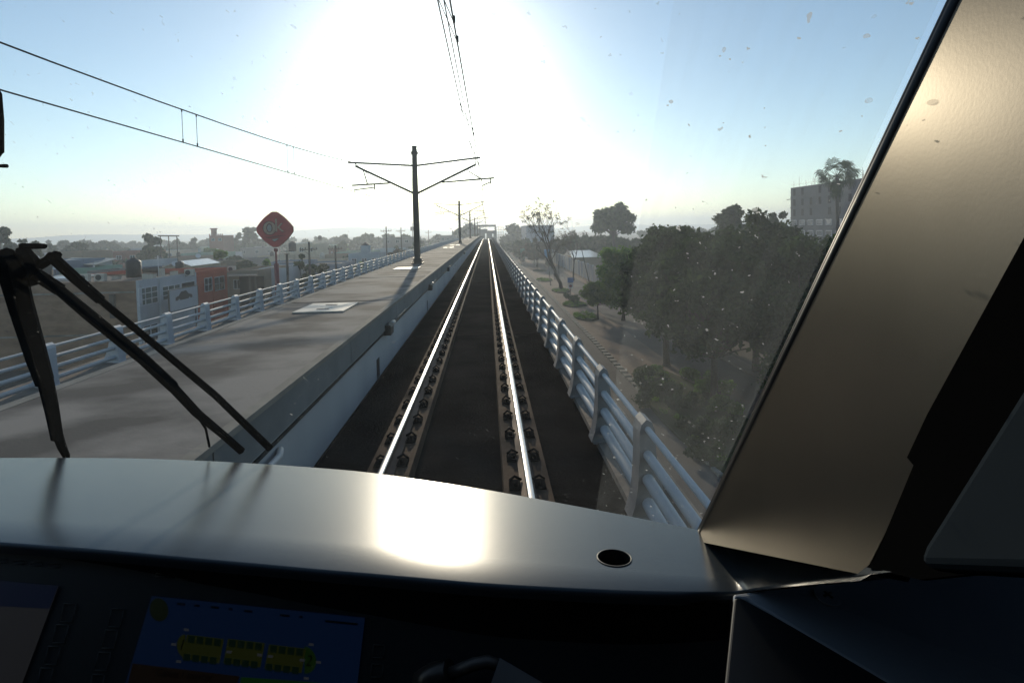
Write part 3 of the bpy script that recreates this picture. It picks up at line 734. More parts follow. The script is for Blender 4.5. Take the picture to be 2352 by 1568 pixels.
def sheet(name, x0, x1, y0, y1, z, m, **kw):
    mb = MB(); ny = max(1, int((y1 - y0) / 60))
    for j in range(ny):
        a = y0 + (y1-y0)*j/ny; c = y0 + (y1-y0)*(j+1)/ny; mb.face([(x0, a, z), (x1, a, z), (x1, c, z), (x0, c, z)])
    return mb.build(name, m, kind='structure', **kw)
mb = MB(); Rg = 4200
mb.face([(Rg*math.cos(2*math.pi*i/48), 600 + Rg*math.sin(2*math.pi*i/48), GZ) for i in range(48)]); mb.build('ground', M['ground'], kind='structure')
sheet('road', 2.2, 10.7, -20, 700, GZ + .004, M['asph'])
sheet('road', 15.6, 20.6, 10, 700, GZ + .004, M['asph'])
sheet('road', -19, -9.5, -20, 700, GZ + .004, M['asph'])
kb_ = MB()
for y in [i * 1.2 for i in range(5, 260)]: kb_.box(10.7, 11.25, y, y + .75, GZ, GZ + .13)
kb_.build('kerb', M['kerb'], kind='structure')
kb_ = MB(); kb_.box(11.25, 15.6, -20, 60, GZ, GZ + .10); kb_.box(11.0, 15.6, 60, 400, GZ, GZ + .03); kb_.box(20.6, 22, -20, 400, GZ, GZ+.12)
kb_.build('pavement', M['pave'], kind='structure')

# ---------------------------------------------------------------- leaf clouds and trees
def leafcloud(name, m, parent, centres, radii, n, size, seed, hang=0.):
    rng = np.random.default_rng(seed); c = np.array([tuple(p) for p in centres]); r = np.array(radii)
    w = r ** 2; idx = rng.choice(len(c), n, p=w / w.sum())
    d = rng.normal(size=(n, 3)); d /= np.linalg.norm(d, axis=1)[:, None]
    rad = r[idx] * (rng.random(n) ** .45) * (1 + .18 * rng.normal(size=n))
    p = c[idx] + d * rad[:, None] * np.array([1, 1, .8])
    p[:, 2] -= hang * rng.random(n) * r[idx]
    a = rng.normal(size=(n, 3)); a /= np.linalg.norm(a, axis=1)[:, None]
    b_ = np.cross(a, rng.normal(size=(n, 3))); b_ /= np.linalg.norm(b_, axis=1)[:, None]
    s = size * (.6 + .8 * rng.random(n))[:, None]
    v = np.stack([p + a*s, p + b_*s*.55, p - a*s, p - b_*s*.55], 1).reshape(-1, 3)
    off = np.zeros(3)
    if parent is not None:
        q = parent
        while q.parent: q = q.parent
        off = np.array(WLOC[q.name])
    v = v - off
    me = bpy.data.meshes.new(name); me.vertices.add(4*n); me.vertices.foreach_set('co', v.astype(np.float32).ravel())
    me.loops.add(4*n); me.loops.foreach_set('vertex_index', np.arange(4*n, dtype=np.int32)); me.polygons.add(n)
    me.polygons.foreach_set('loop_start', np.arange(0, 4*n, 4, dtype=np.int32)); me.polygons.foreach_set('loop_total', np.full(n, 4, dtype=np.int32))
    me.materials.append(m); me.update(); me.validate()
    o = bpy.data.objects.new(name, me); col.objects.link(o); o.parent = parent; return o

def tree(name, label, x, y, h, w, seed, leaves=5000, size=.22, m=None, trunk=.35, group=None, clumps=26, dens=1., flat=.8, base=None, shape='dome', lean=0., cr=None):
    """trunk, limbs and a crown of leaf clumps; h total height, w crown width, trunk = share of bare stem"""
    rng = random.Random(seed); z0 = GZ if base is None else base
    t = empty(name, (x, y, z0), label, 'tree', group)
    zc = z0 + h * (trunk + (1 - trunk) * .5); hz = h * (1 - trunk) * .5; hw = w * .5
    cs = []; rs = []
    cr = cr or (.24 if shape == 'dome' else .22)
    for i in range(clumps):
        for _ in range(40):
            d = Vector((rng.gauss(0, 1), rng.gauss(0, 1), rng.gauss(0, 1))).normalized() * (rng.random() ** .4)
            if shape == 'tall' or d.z > -.75: break
        rr = min(hw, hz*1.4) * cr * rng.uniform(.5, 1.5)
        k = 1 - rr / max(hw, .1) * .6
        sq = 1. if shape == 'tall' else (1. - .25 * max(0, d.z))
        p = Vector((x + lean*h*(.5+d.z*.5) + d.x * hw * k * sq, y + d.y * hw * k * sq, zc + d.z * (hz - rr * .7)))
        cs.append(p); rs.append(rr)
    tb = MB(); r0 = max(.06, h * .022); fork = Vector((x + lean*h*.2, y, z0 + h * (trunk + .05)))
    tb.tube([(x, y, z0 - .1), (x, y, z0 + .3), fork.lerp(Vector((x, y, z0)), .5) + Vector((rng.uniform(-.1, .1), 0, 0)), fork], [r0*1.5, r0*1.05, r0*.9, r0*.75], 8)
    tb.build('trunk', M['bark'], t)
    lb = MB()
    for p, r in zip(cs, rs):
        mid = fork.lerp(p, .5) + Vector((rng.uniform(-.1, .1)*w, rng.uniform(-.1, .1)*w, rng.uniform(0, .08)*h))
        lb.tube([fork, mid, p], [r0*.42, r0*.22, r0*.07], 5, cap=False)
    lb.build('limbs', M['bark'], t)
    leafcloud('crown', m or M['leaf'], t, cs, rs, int(leaves * dens), size, seed)
    return t
def ptree(name, label, px, ytop, wpx, Y, seed, **kw):
    """tree whose crown top is seen at (px, ytop) and that stands Y metres ahead"""
    p = onY(px, ytop, Y); h = p.z - kw.get('base', GZ) if kw.get('base') is not None else p.z - GZ
    w = wpx / FP * Y; return tree(name, label, p.x, Y, h, w, seed, **kw)

# the big dark row on the right
R_ = 'broad dark trees massed beside the street on the right'
tree('street_tree', 'nearest big dark tree on the right, its thin trunk in the green shrubs', 15.2, 34.5, 11.6, 10.5, 11, leaves=30000, size=.22, trunk=.2, clumps=90, cr=.2, group=R_)
tree('street_tree', 'big dark tree with a thick forked trunk at the paved corner on the right', 15.0, 43.5, 12.6, 9.5, 12, leaves=30000, size=.22, trunk=.19, clumps=84, cr=.2, group=R_)
tree('street_tree', 'broad dark tree filling the middle of the mass left of the black window edge', 21.5, 41, 13.4, 12, 13, leaves=30000, size=.23, trunk=.12, clumps=90, cr=.2, group=R_)
tree('street_tree', 'dark tree at the right end of the mass, in front of the concrete tower', 22.4, 33.0, 11.9, 10.5, 14, leaves=28000, size=.21, trunk=.12, clumps=80, cr=.2, group=R_)
tree('street_tree', 'dark tree low beside the window edge behind the yellowish shrubs', 17.6, 26.0, 8.2, 8.0, 15, leaves=24000, size=.15, trunk=.12, clumps=46, group=R_)
tree('street_tree', 'rounded dark treetop at the left end of the mass, above the paved corner', 19.6, 53, 12.4, 9.5, 16, leaves=24000, size=.2, trunk=.15, clumps=54, group=R_)
tree('street_tree', 'dark tree half hidden behind the tall broad one on the right', 29.5, 50, 13.8, 13, 17, leaves=24000, size=.22, trunk=.08, clumps=44, group=R_)
tree('street_tree', 'fresh green tree with hanging lobes before the blue graffiti building', 17.2, 66, 9.9, 7.6, 21, leaves=30000, size=.18, m=M['leaf2'], trunk=.1, clumps=60, cr=.27, shape='tall')
tree('street_tree', 'low spreading green tree left of the fresh green one, over the grass island', 14.2, 67.5, 5.3, 5.6, 22, leaves=9000, size=.16, m=M['leaf2'], trunk=.3, clumps=20)
# skyline and far trees, right
ptree('round_tree', 'high round tree with sky showing through its crown, behind the bare tree', 1408, 463, 118, 158, 23, leaves=12000, size=.5, trunk=.42, clumps=34, cr=.24)
ptree('dense_tree', 'dense lower tree right under the high round tree', 1370, 525, 150, 168, 24, leaves=12000, size=.55, trunk=.12, clumps=30)
ptree('dense_tree', 'dense tree below the high round tree on its right side', 1455, 545, 120, 160, 25, leaves=11000, size=.5, trunk=.12, clumps=30)
ptree('dense_tree', 'brownish tree behind the bare trunk, over the street wall', 1275, 548, 105, 175, 26, leaves=9000, size=.5, trunk=.35, clumps=28, m=M['leafdry'])
ptree('dense_tree', 'tall dark tree whose top rises above the big mass, left of the concrete tower', 1682, 459, 118, 84, 27, leaves=14000, size=.30, trunk=.25, clumps=36)
ptree('dense_tree', 'flatter treetop between the tall dark one and the concrete tower', 1790, 476, 80, 92, 28, leaves=10000, size=.3, trunk=.25, clumps=28)
ptree('dense_tree', 'narrow treetop at the left of the big dark mass on the skyline', 1578, 505, 78, 74, 29, leaves=10000, size=.26, trunk=.2, clumps=26)
ptree('dense_tree', 'hazy rounded tree right of the far station portal', 1185, 514, 84, 270, 30, leaves=7000, size=.9, trunk=.08, clumps=24)
ptree('dense_tree', 'green hazy tree low beside the viaduct, before the pale box building', 1200, 548, 60, 190, 31, leaves=6000, size=.6, trunk=.1, clumps=20)
ptree('dense_tree', 'hazy tree beside the far right end of the railing', 1166, 546, 36, 230, 32, leaves=4000, size=.6, trunk=.1, clumps=14)
ptree('dense_tree', 'dark tree over the green road sign', 1232, 540, 60, 165, 33, leaves=7000, size=.5, trunk=.15, clumps=20, m=M['leafdry'])
for i, (px, ty, w, Y) in enumerate(((1498, 522, 70, 330), (1532, 516, 50, 300), (1560, 520, 60, 340), (1600, 520, 60, 350), (1325, 540, 90, 260), (1640, 516, 60, 320))):
    ptree('distant_tree', 'hazy distant tree on the skyline behind the dark mass on the right', px, ty, w, Y, 40 + i, leaves=2600, size=1.2, trunk=.08, clumps=16, group='distant trees on the right skyline')
# left side trees: label, px, top, width, distance
for i, (lab, px, ty, w, Y, kw) in enumerate((
    ('tall dark tree cut by the left edge of the view', -5, 517, 70, 125, dict(leaves=8000, size=.4, trunk=.1)),
    ('thin tree with sky through it near the left edge, between two dense ones', 43, 533, 38, 128, dict(leaves=1800, size=.4, trunk=.4)),
    ('rounded dark tree third from the left edge', 74, 549, 42, 118, dict(leaves=6000, size=.38, trunk=.1)),
    ('broad flat tree behind the black tank on the left', 165, 549, 74, 190, dict(leaves=7000, size=.6, trunk=.1)),
    ('smaller tree leaning on the broad flat one', 124, 556, 50, 185, dict(leaves=4000, size=.55, trunk=.1)),
    ('hazy dome shaped tree on the left skyline', 240, 552, 84, 270, dict(leaves=7000, size=.9, trunk=.05)),
    ('pointed open tree beside the three legged billboard frame', 346, 537, 52, 150, dict(leaves=3600, size=.5, trunk=.3)),
    ('low green tree under the pointed open one', 340, 565, 80, 140, dict(leaves=5000, size=.5, trunk=.1)),
    ('small hazy tree behind the billboard frame', 422, 554, 34, 270, dict(leaves=3000, size=.8, trunk=.05)),
    ('tall hazy tree just left of the red diamond sign', 578, 519, 56, 250, dict(leaves=7000, size=.8, trunk=.05)),
    ('hazy tree left of the tall one by the red sign', 543, 534, 44, 260, dict(leaves=5000, size=.8, trunk=.05)),
    ('dark green tree with spiky top left of the red sign post', 502, 568, 50, 100, dict(leaves=6000, size=.32, trunk=.1, m=M['leaf2'])),
    ('wide dark hedge tree left of the red sign post', 560, 592, 90, 92, dict(leaves=9000, size=.3, trunk=.05)),
    ('green tree right behind the red sign post', 600, 588, 60, 84, dict(leaves=7000, size=.28, trunk=.05, m=M['leaf2'])),
    ('dark tree right of the red sign, around the near utility pole', 700, 574, 72, 74, dict(leaves=9000, size=.25, trunk=.08)),
    ('dark tree behind the railing between the two near utility poles', 745, 600, 60, 78, dict(leaves=6000, size=.25, trunk=.08)),
    ('big hazy dome tree left of the first mast', 848, 531, 56, 290, dict(leaves=7000, size=.9, trunk=.05)),
    ('second hazy dome tree beside the big one left of the first mast', 890, 534, 40, 310, dict(leaves=5000, size=.9, trunk=.05)),
    ('small hazy tree on the skyline midway between red sign and dome tree', 773, 543, 30, 300, dict(leaves=3500, size=.9, trunk=.05)),
    ('darker small tree below the skyline midway between red sign and dome tree', 783, 551, 34, 220, dict(leaves=3500, size=.7, trunk=.05)),
    ('hazy tree left of the big dome tree', 815, 542, 40, 300, dict(leaves=4000, size=.9, trunk=.05)),
    ('hazy broad tree behind the second mast and the far portal', 1072, 514, 74, 290, dict(leaves=9000, size=.9, trunk=.03)),
    ('hazy tree on the right skyline of the red sign', 660, 545, 40, 270, dict(leaves=3500, size=.8, trunk=.05)),
    ('round bushy tree in front of the first mast base, beyond the railing', 915, 566, 70, 120, dict(leaves=6000, size=.35, trunk=.1, m=M['leafdry'])),
    )):
    ptree('town_tree', lab, px, ty, w, Y, 60 + i, clumps=20, **kw)
for i in range(44):
    rg = random.Random(900 + i); px = -60 + i * 25 + rg.uniform(-15, 15)
    ptree('distant_tree', 'small hazy tree scattered along the far left skyline', px, rg.uniform(549, 558) - px * .012, rg.uniform(28, 62), rg.uniform(260, 420), 200 + i, leaves=1600, size=1.3, trunk=.05, clumps=12, group='distant trees on the left skyline')

# bare tree
def bare_tree(lab, x, y, h, w, seed, tw=.3):
    rng = random.Random(seed); t = empty('bare_tree', (x, y, GZ), lab, 'tree')
    tb = MB(); lb = MB(); tips = []
    def grow(p, d, L, r, depth):
        pts = [p]; rr = [r]
        for k in range(4):
            d = (d + Vector((rng.gauss(0, .13), rng.gauss(0, .13), rng.gauss(0, .06) + .04))).normalized(); p = p + d * L / 4; pts.append(p); rr.append(r * (1 - .13 * (k + 1)))
        (tb if depth == 0 else lb).tube(pts, rr, 7 if depth < 2 else 4, cap=False)
        if depth >= 5: tips.append(p); return
        for k in range(3 if depth < 4 else 2):
            a = rng.uniform(0, 6.28); s = rng.uniform(.35, .8) * (w / h * 2)
            nd = (d + Vector((math.cos(a) * s, math.sin(a) * s, rng.uniform(-.1, .35)))).normalized()
            grow(pts[-1] if k == 0 else pts[rng.choice((2, 3, 4))], nd, L * rng.uniform(.6, .85), r * .55, depth + 1)
    grow(Vector((x, y, GZ - .1)), Vector((-.02, 0, 1)), h * .36, tw, 0)
    tb.build('trunk', M['bark'], t); lb.build('branches', M['bark'], t)
    leafcloud('crown', M['leafdry'], t, tips[::2], [.5] * len(tips[::2]), 1700, .13, seed)
    return t
bare_tree('big nearly leafless tree with a forked trunk on the grass island', 14.2, 101, 15.5, 7.5, 5, .42)
bare_tree('thin nearly leafless tree behind the leaning pole', 19.5, 118, 12.2, 6, 9, .2)

# palm before the tower
def palm():
    p = onY(1922, 400, 84); t = empty('palm_tree', (p.x, 84, GZ), 'tall palm with a shaggy crown in front of the concrete tower', 'tree')
    MB().tube([(p.x, 84, GZ), (p.x + .3, 84, GZ + 6), (p.x, 84, p.z - .6)], [.45, .3, .24], 8).build('trunk', M['bark'], t)
    rng = random.Random(4); fr = MB(); c = Vector((p.x, 84, p.z - .4))
    for i in range(40):
        a = rng.uniform(0, 6.28); el = math.asin(rng.uniform(-.55, .98)); L = rng.uniform(1.3, 2.3)
        d = Vector((math.cos(a)*math.cos(el), math.sin(a)*math.cos(el), math.sin(el))); s = c + d * L
        fr.tube([c, c + d*L*.5, s], [.04, .03, .02], 4, cap=False)
        side = d.cross(Vector((0, 0, 1))).normalized(); side = (side + side.cross(d) * rng.uniform(-1.6, 1.6)).normalized(); up = side.cross(d)
        for k in range(15):
            th = (k - 7) / 7 * 1.45; dd_ = (d * math.cos(th) + side * math.sin(th)).normalized(); l = rng.uniform(1.3, 1.8)
            q1 = s + dd_ * l * .6; q2 = q1 + dd_ * l * .35 - Vector((0, 0, .35 + .3*rng.random())); ww = (dd_.cross(up)).normalized() * .07
            fr.face([s, q1 + ww, q2, q1 - ww])
    for i in range(240):
        a = rng.uniform(0, 6.28); r = rng.uniform(.3, 1.1); z = c.z - rng.uniform(.6, 3.2); q = Vector((c.x + r*math.cos(a), c.y + r*math.sin(a), z))
        w_ = Vector((-math.sin(a), math.cos(a), 0)) * .1; fr.face([q - w_, q + w_, q + Vector((-math.cos(a)*.2, -math.sin(a)*.2, -.9))])
    fr.build('fronds', M['leaf'], t)
palm()

# shrubs, hedge and grass by the near trees
def shrub(lab, x, y, w, h, seed, m, n=2500, size=.09, group=None):
    t = empty('shrub', (x, y, GZ), lab, 'shrub', group); rng = random.Random(seed); cs = []; rs = []; sb = MB()
    for i in range(9):
        r = min(w, h) * rng.uniform(.25, .42); p = Vector((x + rng.uniform(-.5, .5)*(w - r), y + rng.uniform(-.5, .5)*(w - r), GZ + r*.6 + rng.random()*max(.05, h - 1.5*r))); cs.append(p); rs.append(r)
        sb.tube([(x + (p.x-x)*.3, y + (p.y-y)*.3, GZ), p], [.03, .01], 4)
    sb.build('stem', M['bark'], t); leafcloud('foliage', m, t, cs, rs, n, size, seed); return t
for i, (lab, px, py, w, h, m) in enumerate((
    ('bright green low shrub at the foot of the thick forked trunk', 1490, 868, 2.8, .9, 'leaf2'),
    ('green shrub right of the thick forked trunk', 1555, 872, 2.6, 1.1, 'leaf2'),
    ('dark shrub just below the bright green one', 1530, 905, 2.6, 1.0, 'leaf'),
    ('dark green shrub left of the nearest thin trunk', 1570, 945, 2.6, 1.1, 'leaf'),
    ('yellowish green shrub right of the nearest thin trunk', 1640, 900, 2.4, 1.3, 'leaf2'),
    ('green shrub below the yellowish one', 1655, 950, 2.4, 1.2, 'leaf2'),
    ('dark shrub at the lower end of the hedge near the window edge', 1620, 1000, 2.4, 1.1, 'leaf'),
    ('dark shrub touching the black window edge low on the right', 1665, 1015, 2.2, 1.4, 'leaf'),
    ('lowest shrub of the hedge, left of the black window edge', 1610, 1050, 2.0, .9, 'leaf'),
    ('round shrub on the grass island before the small sign post', 1316, 694, 2.6, 1.7, 'leaf'),
    ('shrub beside the railing far down the street', 1283, 598, 3, 2.2, 'leaf'),
    ('dark shrub at the foot of the thin street poles', 1262, 612, 2.4, 1.9, 'leaf'),
    )):
    p = onZ(px, py, GZ); shrub(lab, p.x, p.y, w, h, 300 + i, M[m], n=5200 if i < 9 else 2500)
p = onZ(1394, 880, GZ); shrub('small dark tree-like shrub close behind the near railing, beside the dashed kerb', 10.2, p.y*.86, 1.3, 3.1, 320, M['leaf'], n=2600)
for (px, py, rx, ry) in ((1250, 644, 1.9, 3.5), (1288, 668, 1.7, 4), (1320, 700, 1.9, 3.2), (1345, 728, 1.6, 3.2), (1240, 622, 2, 3), (1610, 960, 2.6, 12)):
    p = onZ(px, py, GZ); mb = MB(); mb.slab([(p.x + rx*math.cos(a), p.y + ry*math.sin(a), GZ + .02) for a in [k*math.pi/12 for k in range(24)]], (0, 0, .16)); mb.build('grass_island', M['grass'], kind='structure')
rngn = np.random.default_rng(3)
cs = []
for (px, py, rx, ry) in ((1250, 644, 1.7, 3.3), (1288, 668, 1.5, 3.6), (1320, 700, 1.7, 3.), (1345, 728, 1.4, 3.), (1600, 960, 2.3, 10)):
    p = onZ(px, py, GZ)
    for k in range(26): a = rngn.random()*6.28; q = rngn.random()**.5; cs.append((p.x + rx*q*math.cos(a), p.y + ry*q*math.sin(a), GZ + .22))
go = leafcloud('grass', M['leaf2'], None, cs, [.35]*len(cs), 16000, .07, 8); tag(go, 'grass tufts on the islands of the street at right', 'grass', kind='stuff')

# ---------------------------------------------------------------- buildings
def wallmat(n, c, var=.12): return mat(n, c, .9, var=var, scale=.7, bump=.2)
M['brick'] = mat('bare brick wall', (.20, .12, .075), .95, var=.25, scale=.7, contrast=.25, bump=.8, bscale=14, stretch=(1, 1, 2.4), c2=(.28, .18, .12))
M['bwhite'] = wallmat('whitewashed wall', (.42, .44, .47)); M['orange'] = wallmat('orange red wall', (.42, .10, .06)); M['roof'] = mat('dusty flat roof', (.17, .14, .12), .95, var=.35, scale=.5, c2=(.26, .22, .19))
M['glassd'] = mat('dark window glass', (.02, .03, .032), .12, spec=.8, var=.3, scale=.4); M['glassg'] = mat('greenish window glass', (.05, .085, .08), .15, spec=.8, var=.3, scale=.5)
M['frame'] = mat('white window frame', (.55, .56, .58), .6, var=.05); M['tank'] = mat('black plastic tank', (.012, .013, .015), .5, var=.2)
M['acm'] = mat('dusty appliance casing', (.45, .42, .37), .6, var=.15); M['tin'] = mat('bright tin roof', (.55, .53, .50), .32, metal=.7, var=.2, scale=2); M['shade'] = mat('painted shade of openings', (.02, .018, .016), .9)  # dark plates in this last colour paint the shade inside openings
def bldg(name, lab, cat, x0, x1, y0, y1, h, m, group=None, z0=GZ, wins=(), parapet=.35, roofm=None):
    t = empty(name, ((x0+x1)/2, (y0+y1)/2, z0), lab, cat, group); z1 = z0 + h
    mb = MB(); tk = .18
    mb.face([(x0, y0, z0), (x1, y0, z0), (x1, y0, z1), (x0, y0, z1)]); mb.face([(x1, y0, z0), (x1, y1, z0), (x1, y1, z1), (x1, y0, z1)])
    mb.face([(x1, y1, z0), (x0, y1, z0), (x0, y1, z1), (x1, y1, z1)]); mb.face([(x0, y1, z0), (x0, y0, z0), (x0, y0, z1), (x0, y1, z1)])
    a = (x0+tk, x1-tk, y0+tk, y1-tk); zr = z1 - parapet
    for (p, q) in (((x0, y0), (x1, y0)), ((x1, y0), (x1, y1)), ((x1, y1), (x0, y1)), ((x0, y1), (x0, y0))):
        cx, cy = (x0+x1)/2, (y0+y1)/2
        ins = lambda r: (r[0] + (tk if r[0] < cx else -tk), r[1] + (tk if r[1] < cy else -tk))
        pi, qi = ins(p), ins(q); mb.face([(*p, z1), (*q, z1), (*qi, z1), (*pi, z1)]); mb.face([(*pi, z1), (*qi, z1), (*qi, zr), (*pi, zr)])
    mb.build('wall', m, t)
    rb = MB(); rb.face([(a[0], a[2], zr), (a[1], a[2], zr), (a[1], a[3], zr), (a[0], a[3], zr)]); rb.build('roof', roofm or M['roof'], t)
    return t
def window_x(t, X, ya, yb, za, zb, s=1, m=None, cols=2, rows=2):
    """window on a wall of constant x whose outside looks to s"""
    f = MB(); e = .07
    f.box(X, X + s*.05, ya, yb, zb-e, zb) if s > 0 else f.box(X-.05, X, ya, yb, zb-e, zb)
    a, c = (X, X+.05) if s > 0 else (X-.05, X)
    f.box(a, c, ya, yb, za, za+e)
    for k in range(cols + 1): q = ya + (yb-ya-e)*k/cols; f.box(a, c, q, q+e, za+e, zb-e)
    for k in range(1, rows): q = za + (zb-za)*k/rows; f.box(a, c - .01 if s > 0 else c, ya+e, yb-e, q-.03, q+.03)
    fo = f.build('window', M['frame'], t)
    g = MB(); xx = X + s*.012; g.face([(xx, ya, za), (xx, yb, za), (xx, yb, zb), (xx, ya, zb)]); g.build('pane', m or M['glassg'], fo)
def window_y(t, Y, xa, xb, za, zb, m=None):
    f = MB(); e = .07; f.box(xa, xb, Y-.05, Y, zb-e, zb); f.box(xa, xb, Y-.05, Y, za, za+e)
    for k in range(3): q = xa + (xb-xa-e)*k/2; f.box(q, q+e, Y-.05, Y, za+e, zb-e)
    fo = f.build('window', M['frame'], t); g = MB(); g.face([(xa, Y-.012, za), (xb, Y-.012, za), (xb, Y-.012, zb), (xa, Y-.012, zb)]); g.build('pane', m or M['glassd'], fo)
def tank(px, py, w, h, Y, lab, group='water tanks on the roofs at left'):
    p = onY(px, py, Y); t = empty('water_tank', p, lab, 'water tank', group)
    mb = MB(); r = w/2
    mb.tube([p, p+Vector((0,0,h*.8)), p+Vector((0,0,h*.88)), p+Vector((0,0,h*.94))], [r, r, r*.8, r*.42], 18)
    for k in range(5): mb.tube([p+Vector((0,0,h*(.1+.16*k))), p+Vector((0,0,h*(.13+.16*k)))], [r*1.03]*2, 18)
    mb.build('body', M['tank'], t); MB().tube([p+Vector((0,0,h*.94)), p+Vector((0,0,h))], [r*.42, r*.36], 14).build('lid', M['tank'], t)
def acunit(p, lab, s=1., ry=0):
    t = empty('air_conditioner', p, lab, 'air conditioner', 'air conditioners on the roofs at left'); x, y, z = p
    MB().box(x-.45*s, x+.45*s, y-.2, y+.2, z+.06, z+.75*s).build('casing', M['acm'], t)
    mb = MB(); mb.tube([(x-.08*s, y-.21, z+.4*s), (x-.08*s, y-.235, z+.4*s)], .27*s, 20); mb.build('fan_grille', M['tank'], t)
    mb = MB(); mb.box(x-.4*s, x-.3*s, y-.2, y+.2, z, z+.06); mb.box(x+.3*s, x+.4*s, y-.2, y+.2, z, z+.06); mb.build('feet', M['galv'], t)

XF = -32.6; zt_ = onX(315, 645, XF).z; y_w = onX(315, 645, XF).y; y_o = onX(448, 626, XF).y; y_e = onX(519, 620, XF).y
HB = zt_ - GZ
t = bldg('house', 'two storey house with bare brick side wall and whitewashed front, nearest beyond the left railing', 'house', -58, XF, y_w, y_o, HB, M['brick'], parapet=.12)
mb = MB(); mb.box(XF, XF+.12, y_w, y_o, GZ, zt_+.03); mb.box(XF+.12, XF+.32, onX(360, 650, XF).y, onX(366, 650, XF).y, GZ, zt_+.05); mb.box(XF-.1, XF+.17, y_w-.05, y_w+.35, GZ, zt_+.03)
mb.build('front_wall', M['bwhite'], t)
XG = XF + .125
def wx(px0, py0, px1, py1, m, cols, rows, bd=t):
    a = onX(px0, py0, XG); c = onX(px1, py1, XG); window_x(bd, XG, a.y, c.y, min(c.z, a.z), max(c.z, a.z), 1, m, cols, rows)
wx(319, 704, 361, 655, M['glassg'], 3, 3); wx(373, 691, 413, 651, M['glassg'], 3, 3); wx(416, 666, 447, 644, M['glassd'], 1, 1)
wx(330, 800, 362, 740, M['glassd'], 2, 1)
mb = MB(); dz = 0.
for k in range(2): mb.box(-56, XF-.3, y_w-.02-.0, y_w-.001, zt_-1.1-3.9*k, zt_-.95-3.9*k)
mb.build('concrete_band', M['conc'], t)
mb = MB(); p = onY(262, 720, y_w); mb.box(p.x-.22, p.x+.22, y_w-.25, y_w-.003, p.z-.4, p.z+1.8); mb.build('downpipe_box', M['galv'], t)
t2 = bldg('house', 'orange red house front with two barred windows, right of the whitewashed one', 'house', -44, XF+.1, y_o+.02, y_e, HB+.1, M['orange'], parapet=.4)
XG = XF + .105
wx(470, 671, 486, 636, M['glassd'], 2, 2, t2); wx(492, 669, 514, 633, M['glassd'], 2, 2, t2)
mb = MB(); mb.box(XG, XG+.12, y_o+.02, y_e, zt_-.55, zt_-.42); mb.box(XG, XG+.1, onX(487, 650, XG).y, onX(491, 650, XG).y, GZ, zt_-.56); mb.build('ledge', M['orange'], t2)
# sign board on the street side
a = onX(388, 668, XF+2.2); c = onX(455, 700, XF+2.2)
sb = empty('sign_board', (XF+2.2, (a.y+c.y)/2, GZ), 'white workshop sign board with a dark car silhouette on two posts before the whitewashed front', 'sign')
MB().box(XF+2.12, XF+2.2, a.y, c.y, c.z, a.z).build('board', M['bwhite'], sb)
fb_ = MB(); 
for (q0, q1) in (((a.y-.05, c.z-.05), (c.y+.05, c.z)), ((a.y-.05, a.z), (c.y+.05, a.z+.05)), ((a.y-.05, c.z), (a.y, a.z)), ((c.y, c.z), (c.y+.05, a.z))): fb_.box(XF+2.1, XF+2.24, q0[0], q1[0], q0[1], q1[1])
fb_.build('frame', M['galv'], sb)
ym, zm_ = (a.y+c.y)/2, (a.z+c.z)/2+.1; W_ = (c.y-a.y)*.3
prof = [(-1,-.12),(-.98,.1),(-.6,.18),(-.35,.42),(.25,.45),(.55,.2),(.95,.1),(1,-.1),(.8,-.14),(.65,-.02),(.5,-.14),(-.45,-.14),(-.6,-.02),(-.75,-.14)]
mb = MB(); mb.slab([(XF+2.202, ym+u*W_, zm_+v*W_) for u, v in prof], (.01, 0, 0)); mb.build('car_silhouette', M['tank'], sb)
for yy in (a.y+.3, c.y-.4): MB().tube([(XF+2.15, yy, GZ), (XF+2.15, yy, c.z)], .07, 8).build('post', M['galv'], sb)
# things on the roofs
acunit((*onY(195, 646, y_w+1.6).xy, zt_-.1), 'left pale air conditioner at the edge of the brick house roof'); acunit((*onY(232, 646, y_w+1.7).xy, zt_-.1), 'right air conditioner with a dark grille at the edge of the brick house roof')
acunit(onY(533, 625, y_e+1), 'pale air conditioner on the low roof right of the orange house'); acunit(onY(436, 634, y_o-2), 'pale air conditioner on the roof above the dark window')
tank(100, 634, 1.6, 1.75, 57.5, 'wide black water tank on the roofs at far left'); tank(308, 637, 1.3, 1.95, 53.5, 'tall black water tank on the roof corner of the brick house')
tank(413, 617, 1.0, 1.0, 72, 'small black water tank on the roof behind the brick house corner'); tank(672, 577, 1.6, 2.2, 118, 'black domed tank right of the red sign post')
tank(735, 551, 1.3, 1.6, 190, 'tiny tank standing up on the skyline right of the red sign', 'water tanks on the roofs at left')
# shed with light canopy
p = onY(160, 597, 74); q = onY(243, 597, 74)
sh_ = empty('roof_shed', (p.x, 74, p.z-2), 'rooftop shed under a pale corrugated canopy behind the brick house', 'shed')
mb = MB(); mb.slab([(p.x, 72, p.z-.3), (q.x, 72, q.z-.5), (q.x-.5, 77, q.z+.1), (p.x-2, 77, p.z+.2)], (0, 0, -.08)); mb.build('canopy', M['acm'], sh_)
for x in (p.x+1.9, q.x-.3): MB().box(x-.08, x+.08, 72.1, 72.26, p.z-2.6, p.z-.45).build('post', M['frame'], sh_)
MB().box(p.x+2.4, q.x-.9, 74, 76.5, p.z-2.6, p.z-.2).build('room', M['bwhite'], sh_)
MB().box(p.x+2.5, q.x-2.2, 73.95, 73.99, p.z-2.6, p.z-.7).build('opening', M['shade'], sh_)
